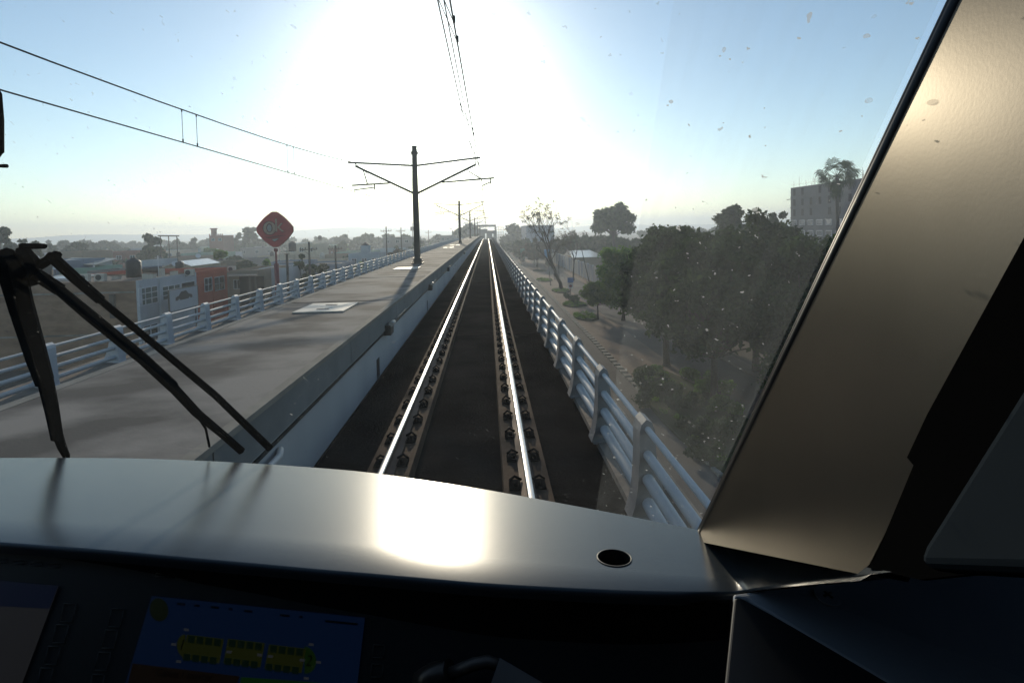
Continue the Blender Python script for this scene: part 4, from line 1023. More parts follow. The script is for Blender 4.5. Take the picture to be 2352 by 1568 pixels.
# row behind: explicit blocks read from the photograph: (px0, px1, top, distance, depth, material, label)
wm = dict(blue=wallmat('blue grey wall', (.16, .20, .26)), green=wallmat('pale green wall', (.22, .34, .27)), cream=wallmat('cream wall', (.42, .36, .27)), tan=wallmat('tan wall', (.27, .21, .15)), grey=wallmat('grey block wall', (.2, .19, .18)), white=M['bwhite'], red=wallmat('brick red wall', (.24, .12, .09)), teal=wallmat('pale blue wall', (.22, .30, .36)))
for px0, px1, top, Y, dep, mk, lab in (
    (-60, 70, 606, 64, 12, 'blue', 'blue grey house at the left edge behind the wiper head'),
    (60, 128, 603, 82, 10, 'grey', 'grey house behind the wide black tank'),
    (118, 205, 616, 68, 6, 'green', 'pale green wall behind the flat roofs at left'),
    (200, 250, 622, 64, 5, 'grey', 'grey parapet house in front of the rooftop shed'),
    (250, 300, 620, 70, 8, 'blue', 'small blue walled house left of the tall black tank'),
    (318, 352, 598, 80, 6, 'white', 'white house with an arch right of the tall black tank'),
    (326, 372, 622, 66, 6, 'tan', 'tan house right behind the tall black tank'),
    (372, 440, 610, 76, 8, 'cream', 'cream gabled house with bright tin roof left of the red sign'),
    (430, 470, 618, 74, 6, 'grey', 'grey house behind the air conditioners over the orange front'),
    (455, 520, 604, 90, 8, 'tan', 'tan house behind the orange front'),
    (525, 592, 621, 66, 9, 'tan', 'low shop with a lean-to canopy right of the orange house'),
    (594, 660, 616, 70, 8, 'white', 'white wall sloping down behind the red sign post'),
    (608, 690, 603, 100, 10, 'blue', 'blue grey house behind the red sign post'),
    (660, 722, 561, 160, 14, 'cream', 'cream block right of the red diamond on the middle skyline'),
    (800, 870, 582, 120, 9, 'teal', 'pale blue house with a square tower beyond the railing'),
    (740, 800, 585, 130, 9, 'tan', 'tan house left of the pale blue one with the tower'),
    (880, 945, 545, 210, 14, 'grey', 'grey hazy block behind the far utility poles'),
    (1010, 1046, 541, 260, 16, 'grey', 'hazy block just left of the second mast'),
    (480, 512, 541, 220, 9, 'red', 'small castle-like house with a chimney on the left skyline'),
    (118, 190, 578, 130, 10, 'tan', 'tan house below the broad flat tree at left'),
    (225, 320, 578, 150, 12, 'red', 'long dull red house below the hazy dome tree')):
    p = onY(px0, top, Y); q = onY(px1, top, Y)
    hh = bldg('house', lab, 'house', p.x, q.x, Y, Y+dep, (p.z+q.z)/2 - GZ, wm[mk], group='houses in the town beyond the left railing')
    nw = 2 if q.x - p.x < 6 else 3
    if px0 not in (118, 594): 
        for k in range(nw):
            xa = p.x + (q.x-p.x)*(k+.3)/nw; window_y(hh, Y, xa, xa + min(1.4, (q.x-p.x)/nw*.5), (p.z+q.z)/2-2.3, (p.z+q.z)/2-1.1)
# castle tower bits, tower of the pale blue house, tin roof, canopy
p = onY(490, 536, 219); MB().box(p.x-.9, p.x+.9, 219, 221, p.z-2, p.z+1.4).build('chimney', wm['red'], bpy.data.objects.get('house')).name
def add_to(label_part): 
    for o in bpy.data.objects:
        if o.parent is None and o.get('label') and label_part in o['label']: return o
def part_world(mb, name, m, lab): return mb.build(name, m, add_to(lab))
bpy.data.objects.remove(bpy.data.objects['chimney'])
p = onY(488, 541, 220); mb = MB(); mb.box(p.x-.8, p.x+.8, 220.5, 222, p.z-.5, p.z+2.6); mb.box(p.x-1.1, p.x+1.1, 220.3, 222.2, p.z+2.6, p.z+3); part_world(mb, 'chimney', wm['red'], 'castle-like')
p0, p1 = onY(480, 541, 220), onY(512, 541, 220); mb = MB()
for k in range(7): xx = p0.x + (p1.x-p0.x)*k/6.6; mb.box(xx, xx+.4, 220.02, 220.3, p0.z-.05, p0.z+.6)
part_world(mb, 'battlement', wm['red'], 'castle-like')
p = onY(838, 583, 121); mb = MB(); mb.box(p.x-.9, p.x+.9, 121, 123, p.z-1, p.z+1.9); part_world(mb, 'tower', wm['teal'], 'square tower')
mb = MB(); mb.tube([(p.x, 122, p.z+1.9), (p.x, 122, p.z+2.7)], [1.3, .1], 4); part_world(mb, 'tower_roof', M['tank'], 'square tower')
a = onY(372, 613, 75.5); c = onY(408, 600, 76); d = onY(440, 611, 75.5)
mb = MB(); mb.face([a, d, d + Vector((0, 8, 0)), a + Vector((0, 8, 0))]); mb = MB()
mb.slab([a, c, c + Vector((0, 8, 0)), a + Vector((0, 8, 0))], (0, 0, -.06)); mb.slab([c, d, d + Vector((0, 8, 0)), c + Vector((0, 8, 0))], (0, 0, -.06)); part_world(mb, 'gable_roof', M['tin'], 'bright tin roof')
a = onY(522, 634, 63.6); d = onY(592, 632, 63.6)
mb = MB(); mb.slab([a, d, onY(590, 629, 66), onY(525, 629, 66)], (0, 0, -.1)); part_world(mb, 'canopy', M['roof'], 'lean-to canopy')
mb = MB(); mb.box(a.x+.3, d.x-.3, 65.9, 65.99, GZ, a.z-.3); part_world(mb, 'opening', M['shade'], 'lean-to canopy')
for x in (a.x+2.5, d.x-.4): part_world(MB().box(x-.08, x+.08, 63.7, 63.86, GZ, a.z-.1), 'post', M['galv'], 'lean-to canopy')
# the rest of the town: low flat-roofed houses in rows
rg = random.Random(77); pal = list(wm.values())
for i in range(95):
    y = 78 + (i // 7) * 24 + rg.uniform(-5, 5); x = -26 - (i % 7) * (13 + y * .09) - rg.uniform(0, 8)
    w_, d_, h_ = rg.uniform(7, 13), rg.uniform(7, 13), rg.choice((3.2, 3.6, 5.8, 6.2, 6.6))
    far_ = y > 170
    hh = bldg('small_house', 'low flat-roofed house among many others in the hazy town beyond the left railing' , 'house', x-w_, x, y, y+d_, h_, rg.choice(pal), group='low houses of the hazy town')
    for k in range(2): window_y(hh, y, x-w_+.8+k*w_*.5, x-w_+2.3+k*w_*.5, GZ+h_-2.4, GZ+h_-1.1)
    window_x(hh, x+.002, y+1.2, y+3, GZ+h_-2.4, GZ+h_-1.1, 1, M['glassd'], 2, 1)
    if rg.random() < .6:
        cx, cy, cz = x-rg.uniform(1.5, w_-1.5), y+rg.uniform(1.5, d_-1.5), GZ+h_-.35
        t = empty('water_tank', (cx, cy, cz), 'water tank on a low roof of the hazy town', 'water tank', 'tanks on the low roofs of the hazy town')
        MB().tube([(cx, cy, cz), (cx, cy, cz+1.3), (cx, cy, cz+1.55), (cx, cy, cz+1.65)], [.55, .55, .3, .28], 12).build('body', M['tank'] if rg.random() < .6 else M['acm'], t)
for i in range(60):
    y = 84 + (i // 5) * 26 + rg.uniform(-8, 8); x = -24 - (i % 5) * (18 + y * .10) - rg.uniform(0, 10)
    tree('town_tree', 'green garden tree between the low houses of the hazy town', x, y, rg.uniform(5.5, 9), rg.uniform(5, 10), 500 + i, leaves=2200, size=.34 + y*.0012, trunk=.12, clumps=14, group='garden trees among the low houses', m=rg.choice((M['leaf'], M['leaf'], M['leaf2'])))
# clutter on the brick house roof
def onroof(px, py): return onZ(px, py, zt_ - .1)
def dish(px, py, r, Y, lab):
    p = onY(px, py, Y); t = empty('satellite_dish', (p.x, Y, p.z - .8), lab, 'satellite dish', 'satellite dishes on the left roofs'); ax_ = Vector((.5, -.7, .5)).normalized(); fr = ax_.to_track_quat('Z', 'Y').to_matrix(); mb = MB(); vs = [p - ax_*.0]
    for k in range(1, 4): vs += [p + fr @ Vector((r*k/3*math.cos(q*math.pi/8), r*k/3*math.sin(q*math.pi/8), r*.25*(k/3)**2)) for q in range(16)]
    fs = [(0, 1+q, 1+(q+1) % 16) for q in range(16)] + [(1+16*k+q, 17+16*k+q, 17+16*k+(q+1) % 16, 1+16*k+(q+1) % 16) for k in range(2) for q in range(16)]
    mb.add(vs, fs, True); mb.build('reflector', M['frame'], t); MB().tube([p, (p.x, Y, p.z-.8)], .03, 6).build('stand', M['galv'], t)
dish(126, 612, .42, 58, 'white satellite dish right of the wide black tank'); dish(402, 606, .4, 74, 'white satellite dish on the cream gabled house'); dish(455, 588, .5, 110, 'small bright dish beyond the orange house')
p = onroof(100, 652)
t = empty('tin_sheet', (p.x, p.y, zt_-.1), 'loose grey corrugated sheets lying on the brick house roof', 'roof sheet')
for k, (u, v, w_) in enumerate(((100, 646, 3.2), (140, 640, 2.6), (175, 636, 2.2))):
    q = onroof(u, v); MB().slab([(q.x-w_, q.y-.8, zt_-.08+.03*k), (q.x+w_, q.y-.5, zt_-.08+.03*k), (q.x+w_, q.y+.7, zt_+.02+.03*k), (q.x-w_, q.y+.4, zt_+.05+.03*k)], (0, 0, .03)).build('sheet', (M['galv'], M['tin'], M['acm'])[k], t)
p = onroof(352, 634); t = empty('water_heater', (p.x, p.y, zt_-.1), 'grey cylindrical gas heater lying on the whitewashed house roof', 'water heater')
MB().tube([(p.x-.9, p.y, zt_+.55), (p.x+.8, p.y, zt_+.55)], .34, 14).build('drum', M['galv'], t); MB().box(p.x-.6, p.x-.5, p.y-.2, p.y+.2, zt_-.1, zt_+.25).build('foot', M['galv'], t); MB().box(p.x+.4, p.x+.5, p.y-.2, p.y+.2, zt_-.1, zt_+.25).build('foot', M['galv'], t)
for i, (u, v, w_, h_) in enumerate(((337, 641, .5, .55), (350, 641, .5, .5), (372, 636, .3, .9), (400, 632, .5, .4), (268, 641, .6, .3))):
    q = onroof(u, v); t = empty('roof_box', (q.x, q.y, zt_-.1), ('left of two pale boxes on the roof beside the tall black tank', 'right of two pale boxes on the roof beside the tall black tank', 'narrow chimney box on the whitewashed house roof', 'low box on the whitewashed house roof near the orange front', 'low slab of rubble on the brick house roof')[i], 'roof box')
    MB().box(q.x-w_*.5, q.x+w_*.5, q.y-.3, q.y+.3, zt_-.1, zt_-.1+h_).build('body', M['acm'], t); MB().box(q.x-w_*.55, q.x+w_*.55, q.y-.33, q.y+.33, zt_-.1+h_, zt_-.05+h_).build('lid', M['roof'], t)
t = empty('antenna_pole', onroof(365, 640), 'thin vertical antenna pole on the roof between the two whitewashed bays', 'antenna'); q = onroof(365, 640); MB().tube([q, q + Vector((0, 0, 2.3))], .035, 6).build('pole', M['frame'], t); MB().tube([q + Vector((-.3, 0, 2.1)), q + Vector((.3, 0, 2.1))], .02, 5).build('crossbar', M['frame'], t)
# red diamond sign
ps = onY(630.7, 527, 46); sg = empty('pole_sign', (ps.x, 46, GZ), 'tall red diamond sign with worn cream lettering on a single red post', 'sign')
M['sred'] = mat('sun-bleached red sign face', (.36, .05, .05), .5, var=.25, scale=1.2); M['spost'] = mat('red post', (.17, .03, .03), .5, var=.2); M['scream'] = mat('worn cream paint', (.32, .22, .17), .6, var=.3, scale=5); M['sdark'] = mat('dark red outline', (.12, .02, .025), .6); M['sgrey'] = mat('greyish sign panel', (.27, .25, .24), .6, var=.1)
r_ = 1.66; pts = []
for k in range(4):
    a0 = math.pi/2 * k; c0 = Vector((math.cos(a0), math.sin(a0))); c1 = Vector((math.cos(a0+math.pi/2), math.sin(a0+math.pi/2)))
    for j in range(1, 12):
        q = c0.lerp(c1, .04 + j/12*.92); q = q * (1 + .22 * math.sin(math.pi * j / 12) * .55); pts.append(q)
    e_ = c1
pts = [Vector((q.x*r_, q.y*r_*.99)) for q in pts]
def sgn(pl, name, m, d0, d1): mb = MB(); mb.slab([(ps.x+u, 46-d0, ps.z+v) for u, v in pl], (0, -(d1-d0), 0)); return mb.build(name, m, sg)
sgn([(q.x, q.y) for q in pts], 'face', M['sred'], -.25, .0); sgn([(q.x*1.02, q.y*1.02) for q in pts], 'rim', M['sdark'], -.2, -.05)
F = Matrix(((1, 0, 0, ps.x), (0, 0, -1, 45.98), (0, 1, 0, ps.z+.22), (0, 0, 0, 1)))
def ell(cx, cy, rx, ry, n=28): return [(cx+rx*math.cos(2*math.pi*k/n), cy+ry*math.sin(2*math.pi*k/n)) for k in range(n)]
sgn(ell(-.42, .12, .58, .62), 'letter', M['sdark'], .0, .02); sgn(ell(-.42, .12, .52, .56), 'letter', M['scream'], .02, .03); sgn(ell(-.42, .14, .26, .38), 'letter', M['sdark'], .03, .04); sgn(ell(-.42, .12, .19, .31), 'letter', M['sgrey'], .04, .05)
F2 = F.copy(); F2[0][3] += .42; F2[2][3] -= .06
textmesh('k', 1.75, Matrix(((1, 0, 0, ps.x+.38), (0, 0, -1, 45.975), (0, 1, 0, ps.z+.28), (0, 0, 0, 1))), .015, 'letter', M['sdark'], sg)
textmesh('k', 1.62, Matrix(((1, 0, 0, ps.x+.38), (0, 0, -1, 45.955), (0, 1, 0, ps.z+.29), (0, 0, 0, 1))), .01, 'letter', M['scream'], sg)
sgn([(-.95, -.62), (-.5, -.78), (.9, -.56), (1.0, -.5), (.3, -.52), (-.4, -.62)], 'swoosh', M['spost'], .0, .02)
sgn([(-.34, -.82), (.42, -.72), (.1, -1.02), (-.02, -1.08), (-.16, -1.02)], 'wedge', M['sdark'], .0, .015); sgn([(-.27, -.85), (.33, -.77), (.07, -.98), (-.02, -1.02), (-.12, -.98)], 'wedge', M['sgrey'], .015, .025)
MB().tube([(ps.x, 46.1, GZ), (ps.x, 46.1, ps.z-3.0), (ps.x, 46.1, ps.z-2.9), (ps.x, 46.1, ps.z-1.9)], [.2, .2, .09, .09], 12).build('post', M['spost'], sg)
MB().tube([(ps.x, 46.1, ps.z-1.9), (ps.x, 46.1, ps.z-1.6)], [.16, .16], 12).build('collar', M['spost'], sg)

# utility poles on the left and the billboard frame
M['wood'] = mat('weathered pole concrete', (.09, .08, .07), .9, var=.25)
def upole(px, py, Y, w, lab, low=None):
    p = onY(px, py, Y); t = empty('utility_pole', (p.x, Y, GZ), lab, 'utility pole', 'utility poles in the town')
    MB().tube([(p.x, Y, GZ), (p.x, Y, p.z+(.5 if w < 2 else .9))], [.16, .10], 8).build('pole', M['wood'], t)
    mb = MB(); mb.box(p.x-w/2, p.x+w/2, Y-.17, Y-.09, p.z-.05, p.z+.05)
    mb.tube([(p.x-w*.32, Y-.13, p.z), (p.x, Y-.13, p.z-.6)], .025, 4); mb.build('crossarm', M['wood'], t)
    for k in (-.47, -.2, .25, .47): MB().cyl((p.x+k*w, Y-.13, p.z+.05), .05, .24, 8, .03).build('insulator', M['tank'], t)
    if low:
        MB().box(p.x-w/2, p.x+w/2, Y-.17, Y-.09, p.z-low-.04, p.z-low+.04).build('crossarm', M['wood'], t)
upole(710, 573, 63, 2.0, 'near utility pole with a wide crossarm right of the red sign'); upole(770, 572, 72, 1.9, 'second utility pole with a wide crossarm, left of the pale blue house'); upole(887, 531, 100, 2.0, 'tall dark utility pole with a crossarm left of the first mast'); upole(921, 531, 124, 2.0, 'utility pole with two crossarms just left of the first mast', 1.7)
upole(1066, 530, 230, 2.4, 'faint pole close to the second mast'); upole(984, 534, 180, 2.2, 'thin pole right of the first mast with two crossarms', 3.)
for px, py, Y, lab in ((1010-.5, 600, 50, 'short bare pole right of the red sign'), (660, 612, 50, 'slim concrete pole beside the red sign post')):
    pass
p = onY(659, 584, 52); t = empty('street_pole', (p.x, 52, GZ), 'slim bare concrete pole just right of the red sign post', 'pole'); MB().tube([(p.x, 52, GZ), (p.x, 52, p.z)], [.15, .11], 8).build('pole', M['wood'], t); MB().box(p.x-.2, p.x+.2, 51.8, 52.2, p.z, p.z+.06).build('cap', M['wood'], t)
a, c = onY(366, 541.5, 118), onY(408, 542, 118); t = empty('billboard_frame', (a.x, 118, GZ), 'empty billboard frame on three thin legs above the left rooftops', 'billboard frame')
MB().tube([(a.x-.3, 118, a.z), (c.x+.3, 118, c.z)], .12, 6).build('beam', M['wood'], t)
for k in range(3): q = a.lerp(c, .05+.45*k); MB().tube([(q.x, 118, GZ), (q.x, 118, q.z)], .09, 6).build('leg', M['wood'], t)
p = onY(947, 508, 330); t = empty('radio_mast', (p.x, 330, GZ), 'thin hazy radio mast on the skyline left of the first catenary mast', 'mast')
MB().tube([(p.x, 330, GZ), (p.x, 330, p.z)], [.5, .12], 6).build('pole', M['galv'], t); MB().box(p.x-1.3, p.x+1.3, 329.5, 330.5, p.z-6, p.z-3.5).build('antenna', M['galv'], t)

# ---------------------------------------------------------------- far station over the line
M['hz'] = mat('station concrete', (.17, .17, .17), .9, var=.1)
YS = 262; st = empty('station', (0, YS, GZ), 'hazy station portal straddling the tracks at the far end of the viaduct', 'station')
a, c = onY(1099, 518, YS), onY(1139, 518, YS); lo_ = onY(1120, 545, YS).z
mb = MB(); mb.box(a.x-4, c.x, YS, YS+1.2, a.z-.75, a.z+.25); mb.build('beam', M['hz'], st)
MB().box(c.x-.7, c.x+.002, YS+.01, YS+1.19, lo_-4, a.z-.74).build('column', M['hz'], st); MB().box(a.x-4, a.x-3.3, YS+.01, YS+1.19, lo_-4, a.z-.74).build('column', M['hz'], st)
zz = onY(1110, 526, YS+8).z
MB().box(a.x-6, a.x+4.4, YS+8, YS+30, zz-2.4, zz).build('roof_block', M['hz'], st); MB().box(a.x+4.4, c.x+.5, YS+9, YS+28, zz-2.6, zz-.9).build('roof_block', M['hz'], st)
for px in (1104, 1108.5, 1112, 1124, 1137): p = onY(px, 540, YS+9); w_ = .5 if px < 1115 else (1.5 if px == 1124 else .8); MB().box(p.x-w_, p.x+w_, YS+9.1, YS+10, lo_-5, zz-2.38).build('column', M['hz'], st)
p = onY(1146, 521, 300); t = empty('scaffold', (p.x, 300, GZ), 'small open frame structure right beside the far station portal', 'scaffold')
mb = MB()
for i in range(4):
    for k in (0, 3.6): mb.box(p.x-1.5+i*1.3, p.x-1.38+i*1.3, 300+k, 300.15+k, GZ, p.z)
for j in range(5):
    for k in (0, 3.6): mb.box(p.x-1.5, p.x+2.6, 300+k, 300.15+k, p.z-.2-j*1.5, p.z-.05-j*1.5)
mb.build('frame', M['hz'], t)
# box building on the right
bx = onY(1208, 518, 230); bx2 = onY(1257, 518, 230)
bb = bldg('box_building', 'big plain bluish box building behind the trees right of the far portal', 'building', bx.x, bx2.x+3, 230, 262, bx.z-GZ, wallmat('bluish cladding', (.20, .24, .30))); window_y(bb, 230, bx.x+2, bx.x+5, GZ+4, GZ+6)

# ---------------------------------------------------------------- right-hand street
WX = 22.2
rw = empty('street_wall', (WX, 105, GZ), 'long pale street wall with faded blue grey graffiti on the right', 'wall')
gm1 = mat('pale wall with old graffiti', (.16, .18, .23), .9, var=.2, scale=.5, stretch=(1, .8, .25), c2=(.36, .34, .31), contrast=.25)
mb = MB(); y = 92.
while y < 250: h_ = 3.9 - (0 if y < 170 else .6); mb.box(WX, WX+.25, y, y+5.9, GZ, GZ+h_); y += 6
mb.build('wall', gm1, rw)
mb = MB()
for k in range(27): mb.box(WX-.06, WX+.31, 91.9+k*6, 92.1+k*6, GZ, GZ+4.05)
mb.build('pillars', M['bwhite'], rw)
mb = MB(); mb.box(WX-.03, WX, 92, 250, GZ, GZ+.5); mb.build('plinth', wm['tan'], rw)
rb2 = bldg('corner_building', 'blue painted corner building with black graffiti behind the fresh green tree', 'building', WX, WX+16, 86, 92, 4.9, wallmat('blue painted wall', (.15, .19, .28)), roofm=M['tin'])
for k, pl in enumerate((((0, 0), (.3, .8), (1.1, 1.0), (1.5, .5), (1.2, .1), (.8, .3)), ((2., 1.2), (2.4, .2), (2.9, 1.1), (3.3, .3)), ((.2, 1.9), (.9, 2.1), (1.6, 1.8), (2.5, 2.2)))):
    MB().tube([(WX+1.2+u, 85.97, GZ+1.2+v) for u, v in pl], .06, 4).build('graffiti', M['tank'], rb2)
pr = [onY(q[0], q[1], 140) for q in ((1313, 583), (1340, 575), (1372, 575), (1389, 587), (1330, 590))]
hr = empty('hall', (pr[0].x+4, 145, GZ), 'low hall with a sun-struck tin roof above the street wall', 'hall')
MB().box(pr[0].x+.6, pr[3].x-.3, 140, 152, GZ, pr[0].z-1.).build('wall', wm['tan'], hr)
mb = MB(); z_ = pr[0].z-.95; mb.slab([(pr[0].x, 139.5, z_), (pr[3].x, 139.5, z_), (pr[3].x-1.5, 153, z_+1.3), (pr[0].x+1.5, 153, z_+1.3)], (0, 0, -.12)); mb.build('roof', M['tin'], hr)
# concrete tower under construction
M['raw'] = mat('raw grey concrete', (.09, .09, .10), .9, var=.25, scale=.25, c2=(.15, .145, .15)); XT = 84.
ta = onX(1816, 432, XT); ty1 = ta.y; ty0 = onX(1975, 432, XT).y - 6; TH = ta.z
tw = empty('concrete_tower', (XT+10, ty1, GZ), 'unfinished grey concrete tower with glinting windows and bare rebar on its roof', 'building')
MB().box(XT, XT+22, ty0, ty1, GZ, TH).build('wall', M['raw'], tw)
fh = 2.75; nf = int((TH-GZ)/fh)
mb = MB()
for f in range(1, nf+1): mb.box(XT-.12, XT, ty0, ty1, TH-f*fh-.15, TH-f*fh+.15)
mb.build('floor_bands', M['raw'], tw)
rg = random.Random(8); Lt = ty1-ty0; nc = 9; shiny = mat('pale reflective window glass', (.35, .33, .32), .1, metal=.6, var=.3, scale=.3)  # tower panes use a paler, more metallic glass
for f in range(nf):
    for k in range(nc):
        ya = ty0 + Lt*(k+.22)/nc; yb = ya + Lt/nc*.62; za = TH-f*fh-2.05; lit = f in (3, 4, 5) and k >= nc-8  # picks the floors that get the pale reflective glass
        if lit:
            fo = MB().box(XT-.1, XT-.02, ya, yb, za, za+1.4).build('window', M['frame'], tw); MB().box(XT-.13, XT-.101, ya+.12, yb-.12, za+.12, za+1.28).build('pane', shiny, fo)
        elif rg.random() < .95: MB().box(XT-.05, XT-.01, ya + Lt/nc*.15, yb - (Lt/nc*.2), za-.2, za+1.6).build('opening', M['shade'], tw)
mb = MB()
for k in range(46): yy = ty0 + Lt*rg.random(); xx = XT + rg.choice((.2, .5, 5, 10)); mb.tube([(xx, yy, TH), (xx+rg.uniform(-.1, .1), yy, TH+rg.uniform(1.2, 2.9))], .035, 4)
mb.tube([(XT+.1, ty0, TH+.8), (XT+.1, ty1, TH+.8)], .03, 4); mb.build('rebar', M['galv'], tw)
MB().box(XT-.5, XT-.1, ty1-.1, ty1+1.2, TH-3.2, TH-3.05).build('bracket', M['galv'], tw)
for k in range(4):
    p = onY(1855+k*8, 628, 95); 
t = bldg('low_building', 'low white-roofed building under the concrete tower', 'building', onY(1795, 628, 100).x, onY(1900, 628, 100).x, 100, 112, onY(1830, 628, 100).z-GZ, wm['grey'], roofm=M['frame'], parapet=.05)
window_y(t, 100, 60, 62, GZ+1, GZ+2.2)

# street furniture on the right
def spole(px0, py0, px1, py1, lab, name='street_pole', r=.09, cat='pole'):
    p = onZ(px1, py1, GZ); q = onY(px0, py0, p.y); t = empty(name, p, lab, cat); MB().tube([p, q], [r, r*.7], 8).build('pole', M['wood'], t); MB().tube([p, p+Vector((0, 0, .3))], r*1.6, 8).build('foot', M['wood'], t); return t, p, q
spole(1256, 570, 1265, 656, 'leaning thin pole between the bare tree and the railing'); spole(1332, 556, 1359, 672, 'long thin pole leaning left over the graffiti wall'); spole(1283, 600, 1284.5, 664, 'thin pole tight beside the bare tree trunk')
spole(1228, 583, 1227.5, 610, 'short pole far down the street, left of the walker'); spole(1236, 590, 1235.5, 622, 'second short pole far down the street')
p = onZ(1311, 688, GZ); t = empty('street_sign', p, 'blue square street sign over a round one on a thin post at the grass island', 'sign')
q = onY(1310, 645, p.y); MB().tube([p, (p.x, p.y, q.z+.6)], .05, 8).build('post', M['galv'], t)
MB().box(p.x-.5, p.x+.5, p.y-.08, p.y-.05, q.z-.3, q.z+.55).build('blue_plate', mat('blue sign plate', (.02, .10, .28), .5), t)
MB().tube([(p.x, p.y-.08, q.z-.85), (p.x, p.y-.05, q.z-.85)], .42, 20).build('round_plate', M['bwhite'], t); MB().tube([(p.x, p.y-.1, q.z-.85), (p.x, p.y-.08, q.z-.85)], .26, 20).build('round_mark', M['spost'], t)
a, c = onY(1195, 571, 170), onY(1229, 580, 170); t = empty('road_sign', (a.x, 170, GZ), 'green overhead road sign in the haze beside the viaduct', 'sign')
MB().box(a.x, c.x, 169.9, 170, c.z, a.z).build('panel', mat('green sign panel', (.01, .12, .09), .5), t)
for x in (a.x+.4, c.x-.4): MB().tube([(x, 170.1, GZ), (x, 170.1, a.z)], .12, 8).build('post', M['galv'], t)
a, c = onY(1250, 573, 150), onY(1265, 590, 150); t = empty('blue_awning', (a.x, 150, GZ), 'blue tarpaulin awning far down the street', 'awning')
mb = MB(); mb.slab([(a.x, 148, c.z), (c.x, 148, c.z), (c.x, 151, a.z), (a.x, 151, a.z)], (0, 0, -.05)); mb.build('sheet', mat('blue tarpaulin', (.03, .17, .30), .6), t)
for x in (a.x+.1, c.x-.1): MB().tube([(x, 148.1, GZ), (x, 148.1, c.z-.02)], .05, 6).build('post', M['galv'], t)

# vehicles
def car(x, y, lab, paint, rot=0., lights=False, group=None, L=4.3):
    t = empty('parked_car' if not lights else 'car', (x, y, GZ), lab, 'car', group)
    mb = MB(); prof = [(-L/2, .3), (-L/2, .75), (-L/2+.15, .92), (-L/2+.9, 1.0), (-L/2+1.5, 1.42), (L/2-1.1, 1.42), (L/2-.5, 1.0), (L/2-.05, .9), (L/2, .35)]
    mb.slab([(x-.85, y+u, GZ+v) for u, v in prof], (1.7, 0, 0)); o = mb.build('body', paint, t); q = o.modifiers.new('b', 'BEVEL'); q.width = .07; q.segments = 2
    g = MB(); 
    for s in (-.856, .856): g.face([(x+s, y-L/2+1.0, GZ+1.02), (x+s, y+L/2-.65, GZ+1.02), (x+s, y+L/2-1.2, GZ+1.35), (x+s, y-L/2+1.55, GZ+1.35)])
    g.face([(x-.7, y-L/2+.92, GZ+1.035), (x+.7, y-L/2+.92, GZ+1.035), (x+.62, y-L/2+1.42, GZ+1.39), (x-.62, y-L/2+1.42, GZ+1.39)]); g.build('windows', M['glassd'], t)
    for sx in (-.8, .8):
        for sy in (-L/2+.75, L/2-.8):
            w_ = MB(); w_.tube([(x+sx-.1, y+sy, GZ+.32), (x+sx+.1, y+sy, GZ+.32)], .32, 16); w_.build('wheel', M['tank'], t)
    for sx in (-.6, .6):
        h_ = MB(); h_.tube([(x+sx, y-L/2-.02, GZ+.72), (x+sx, y-L/2+.05, GZ+.72)], .11, 12); h_.build('headlight', M['hl'] if lights else M['frame'], t)
    t.rotation_euler.z = rot; return t
M['hl'] = mat('lit headlight', (.9, .9, .8), .3, emit=((1, .85, .6), 60.)); cp_ = [mat('dark car paint', (.02, .02, .025), .25, spec=.8), mat('silver car paint', (.35, .35, .37), .3, metal=.6), mat('white car paint', (.5, .5, .5), .3)]
pc = onZ(1362, 672, GZ); car(pc.x, pc.y, 'dark car with lit headlights coming out behind the low green tree', cp_[0], R(20), True)
for i, (px, py, k) in enumerate(((1200, 600, 0), (1212, 594, 1), (1190, 592, 0), (1207, 586, 2))):
    p = onZ(px, py, GZ); car(p.x, p.y, ('nearest dark parked car far down the street', 'silver parked car far down the street', 'dark parked car right beside the viaduct, far down the street', 'white parked car farthest down the street')[i], cp_[k], 0, False, 'cars parked far down the street')

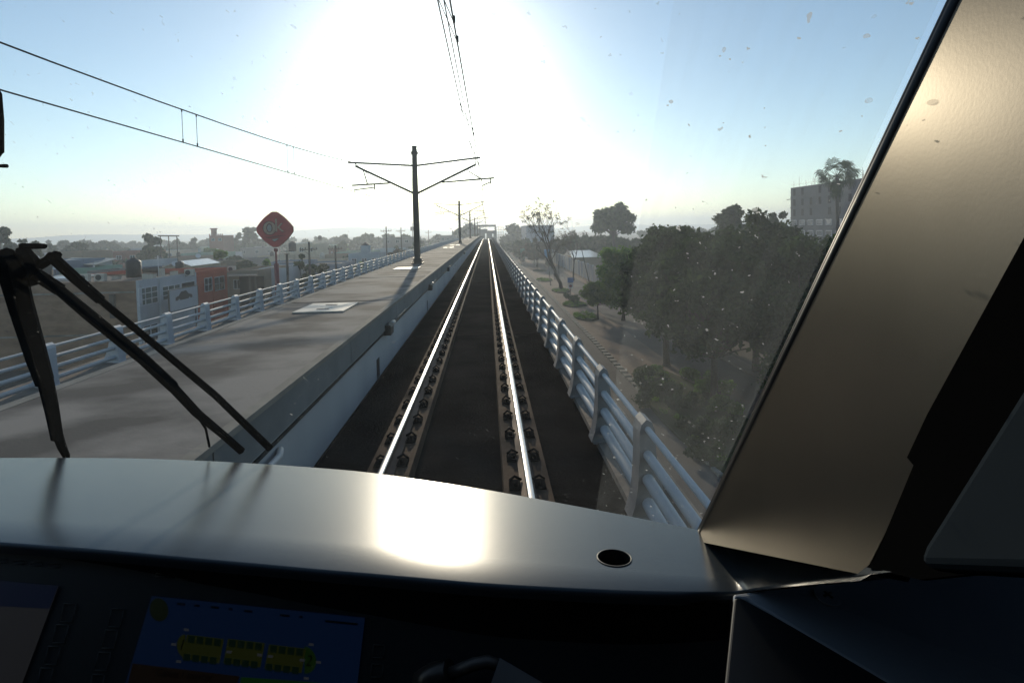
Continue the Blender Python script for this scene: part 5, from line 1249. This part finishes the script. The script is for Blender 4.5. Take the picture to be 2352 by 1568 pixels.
# the walker
def walker():
    p = onZ(1341/1.0*0 + 1274, 643, GZ); x, y = p.x, p.y
    J = {'pel': (0, 0, .92), 'sp': (0, .02, 1.15), 'ch': (0, .03, 1.36), 'nk': (0, .02, 1.50), 'hd': (0, -.01, 1.60), 'ht': (0, -.01, 1.72),
         'hl': (-.1, 0, .88), 'kl': (-.11, -.16, .50), 'al': (-.11, -.08, .09), 'tl': (-.12, -.24, .04), 'hr': (.1, 0, .88), 'kr': (.11, .08, .50), 'ar': (.11, .32, .14), 'tr': (.12, .2, .04),
         'sl': (-.19, .02, 1.42), 'el': (-.25, .10, 1.14), 'wl': (-.27, 0, .92), 'sr': (.19, .02, 1.42), 'er': (.26, -.08, 1.15), 'wr': (.30, -.22, 1.02), 'fl': (-.28, -.02, .82), 'fr': (.31, -.29, .98)}
    rad = dict(pel=.14, sp=.13, ch=.15, nk=.06, hd=.095, ht=.07, hl=.09, kl=.06, al=.04, tl=.035, hr=.09, kr=.06, ar=.04, tr=.035, sl=.06, el=.045, wl=.03, sr=.06, er=.045, wr=.03, fl=.035, fr=.035)
    Ed = [('pel','sp'),('sp','ch'),('ch','nk'),('nk','hd'),('hd','ht'),('pel','hl'),('hl','kl'),('kl','al'),('al','tl'),('pel','hr'),('hr','kr'),('kr','ar'),('ar','tr'),('ch','sl'),('sl','el'),('el','wl'),('wl','fl'),('ch','sr'),('sr','er'),('er','wr'),('wr','fr')]
    ks = list(J); me = bpy.data.meshes.new('person'); me.from_pydata([J[k] for k in ks], [(ks.index(a), ks.index(b)) for a, b in Ed], [])
    o = bpy.data.objects.new('person', me); col.objects.link(o); o.location = (x, y, GZ)
    sk = o.modifiers.new('s', 'SKIN'); sk.use_smooth_shade = True
    for i, k in enumerate(ks): me.skin_vertices[0].data[i].radius = (rad[k], rad[k]*.9)
    me.skin_vertices[0].data[0].use_root = True; sb_ = o.modifiers.new('u', 'SUBSURF'); sb_.levels = 1; sb_.render_levels = 1
    me.materials.append(mat('dark clothes', (.03, .03, .035), .9)); WLOC[o.name] = Vector((x, y, GZ))
    tag(o, 'person in dark clothes walking on the pavement towards the viaduct, far down the street', 'person')
    hb_ = MB(); hb_.tube([(x, y, GZ+1.62), (x, y+.01, GZ+1.735)], [.1, .075], 10); hb_.build('hair', M['tank'], o)
walker()

# distant hills and the haze
mb = MB(); n_ = 90; hp = []
rg = random.Random(3)
for i in range(n_): a = R(-75 + 150*i/(n_-1)); rr = 2300; hp.append((rr*math.sin(a), rr*math.cos(a), 18 + 22*math.sin(i*.31)*math.sin(i*.113) + rg.uniform(-2, 2)))
mb.add([(x, y, GZ-5) for x, y, z in hp] + [(x*1.08, y*1.08, GZ+max(4, z)) for x, y, z in hp] + [(x*1.35, y*1.35, GZ-5) for x, y, z in hp], [(i, i+1, n_+i+1, n_+i) for i in range(n_-1)] + [(n_+i, n_+i+1, 2*n_+i+1, 2*n_+i) for i in range(n_-1)])
mb.build('hills', M['leaf'], kind='structure')
hz = bpy.data.materials.new('haze'); hz.use_nodes = True; hn = hz.node_tree.nodes; hn.clear(); ho = hn.new('ShaderNodeOutputMaterial'); hv = hn.new('ShaderNodeVolumePrincipled')
hv.inputs['Color'].default_value = (.78, .88, 1, 1); hv.inputs['Density'].default_value = .0010; hv.inputs['Anisotropy'].default_value = .5
hz.node_tree.links.new(hv.outputs[0], ho.inputs['Volume'])
mb = MB(); mb.box(-1400, 1400, -60, 3400, GZ-40, HC+44)
o = mb.build('haze', hz, kind='stuff'); tag(o, 'thin morning haze over the town', 'haze')
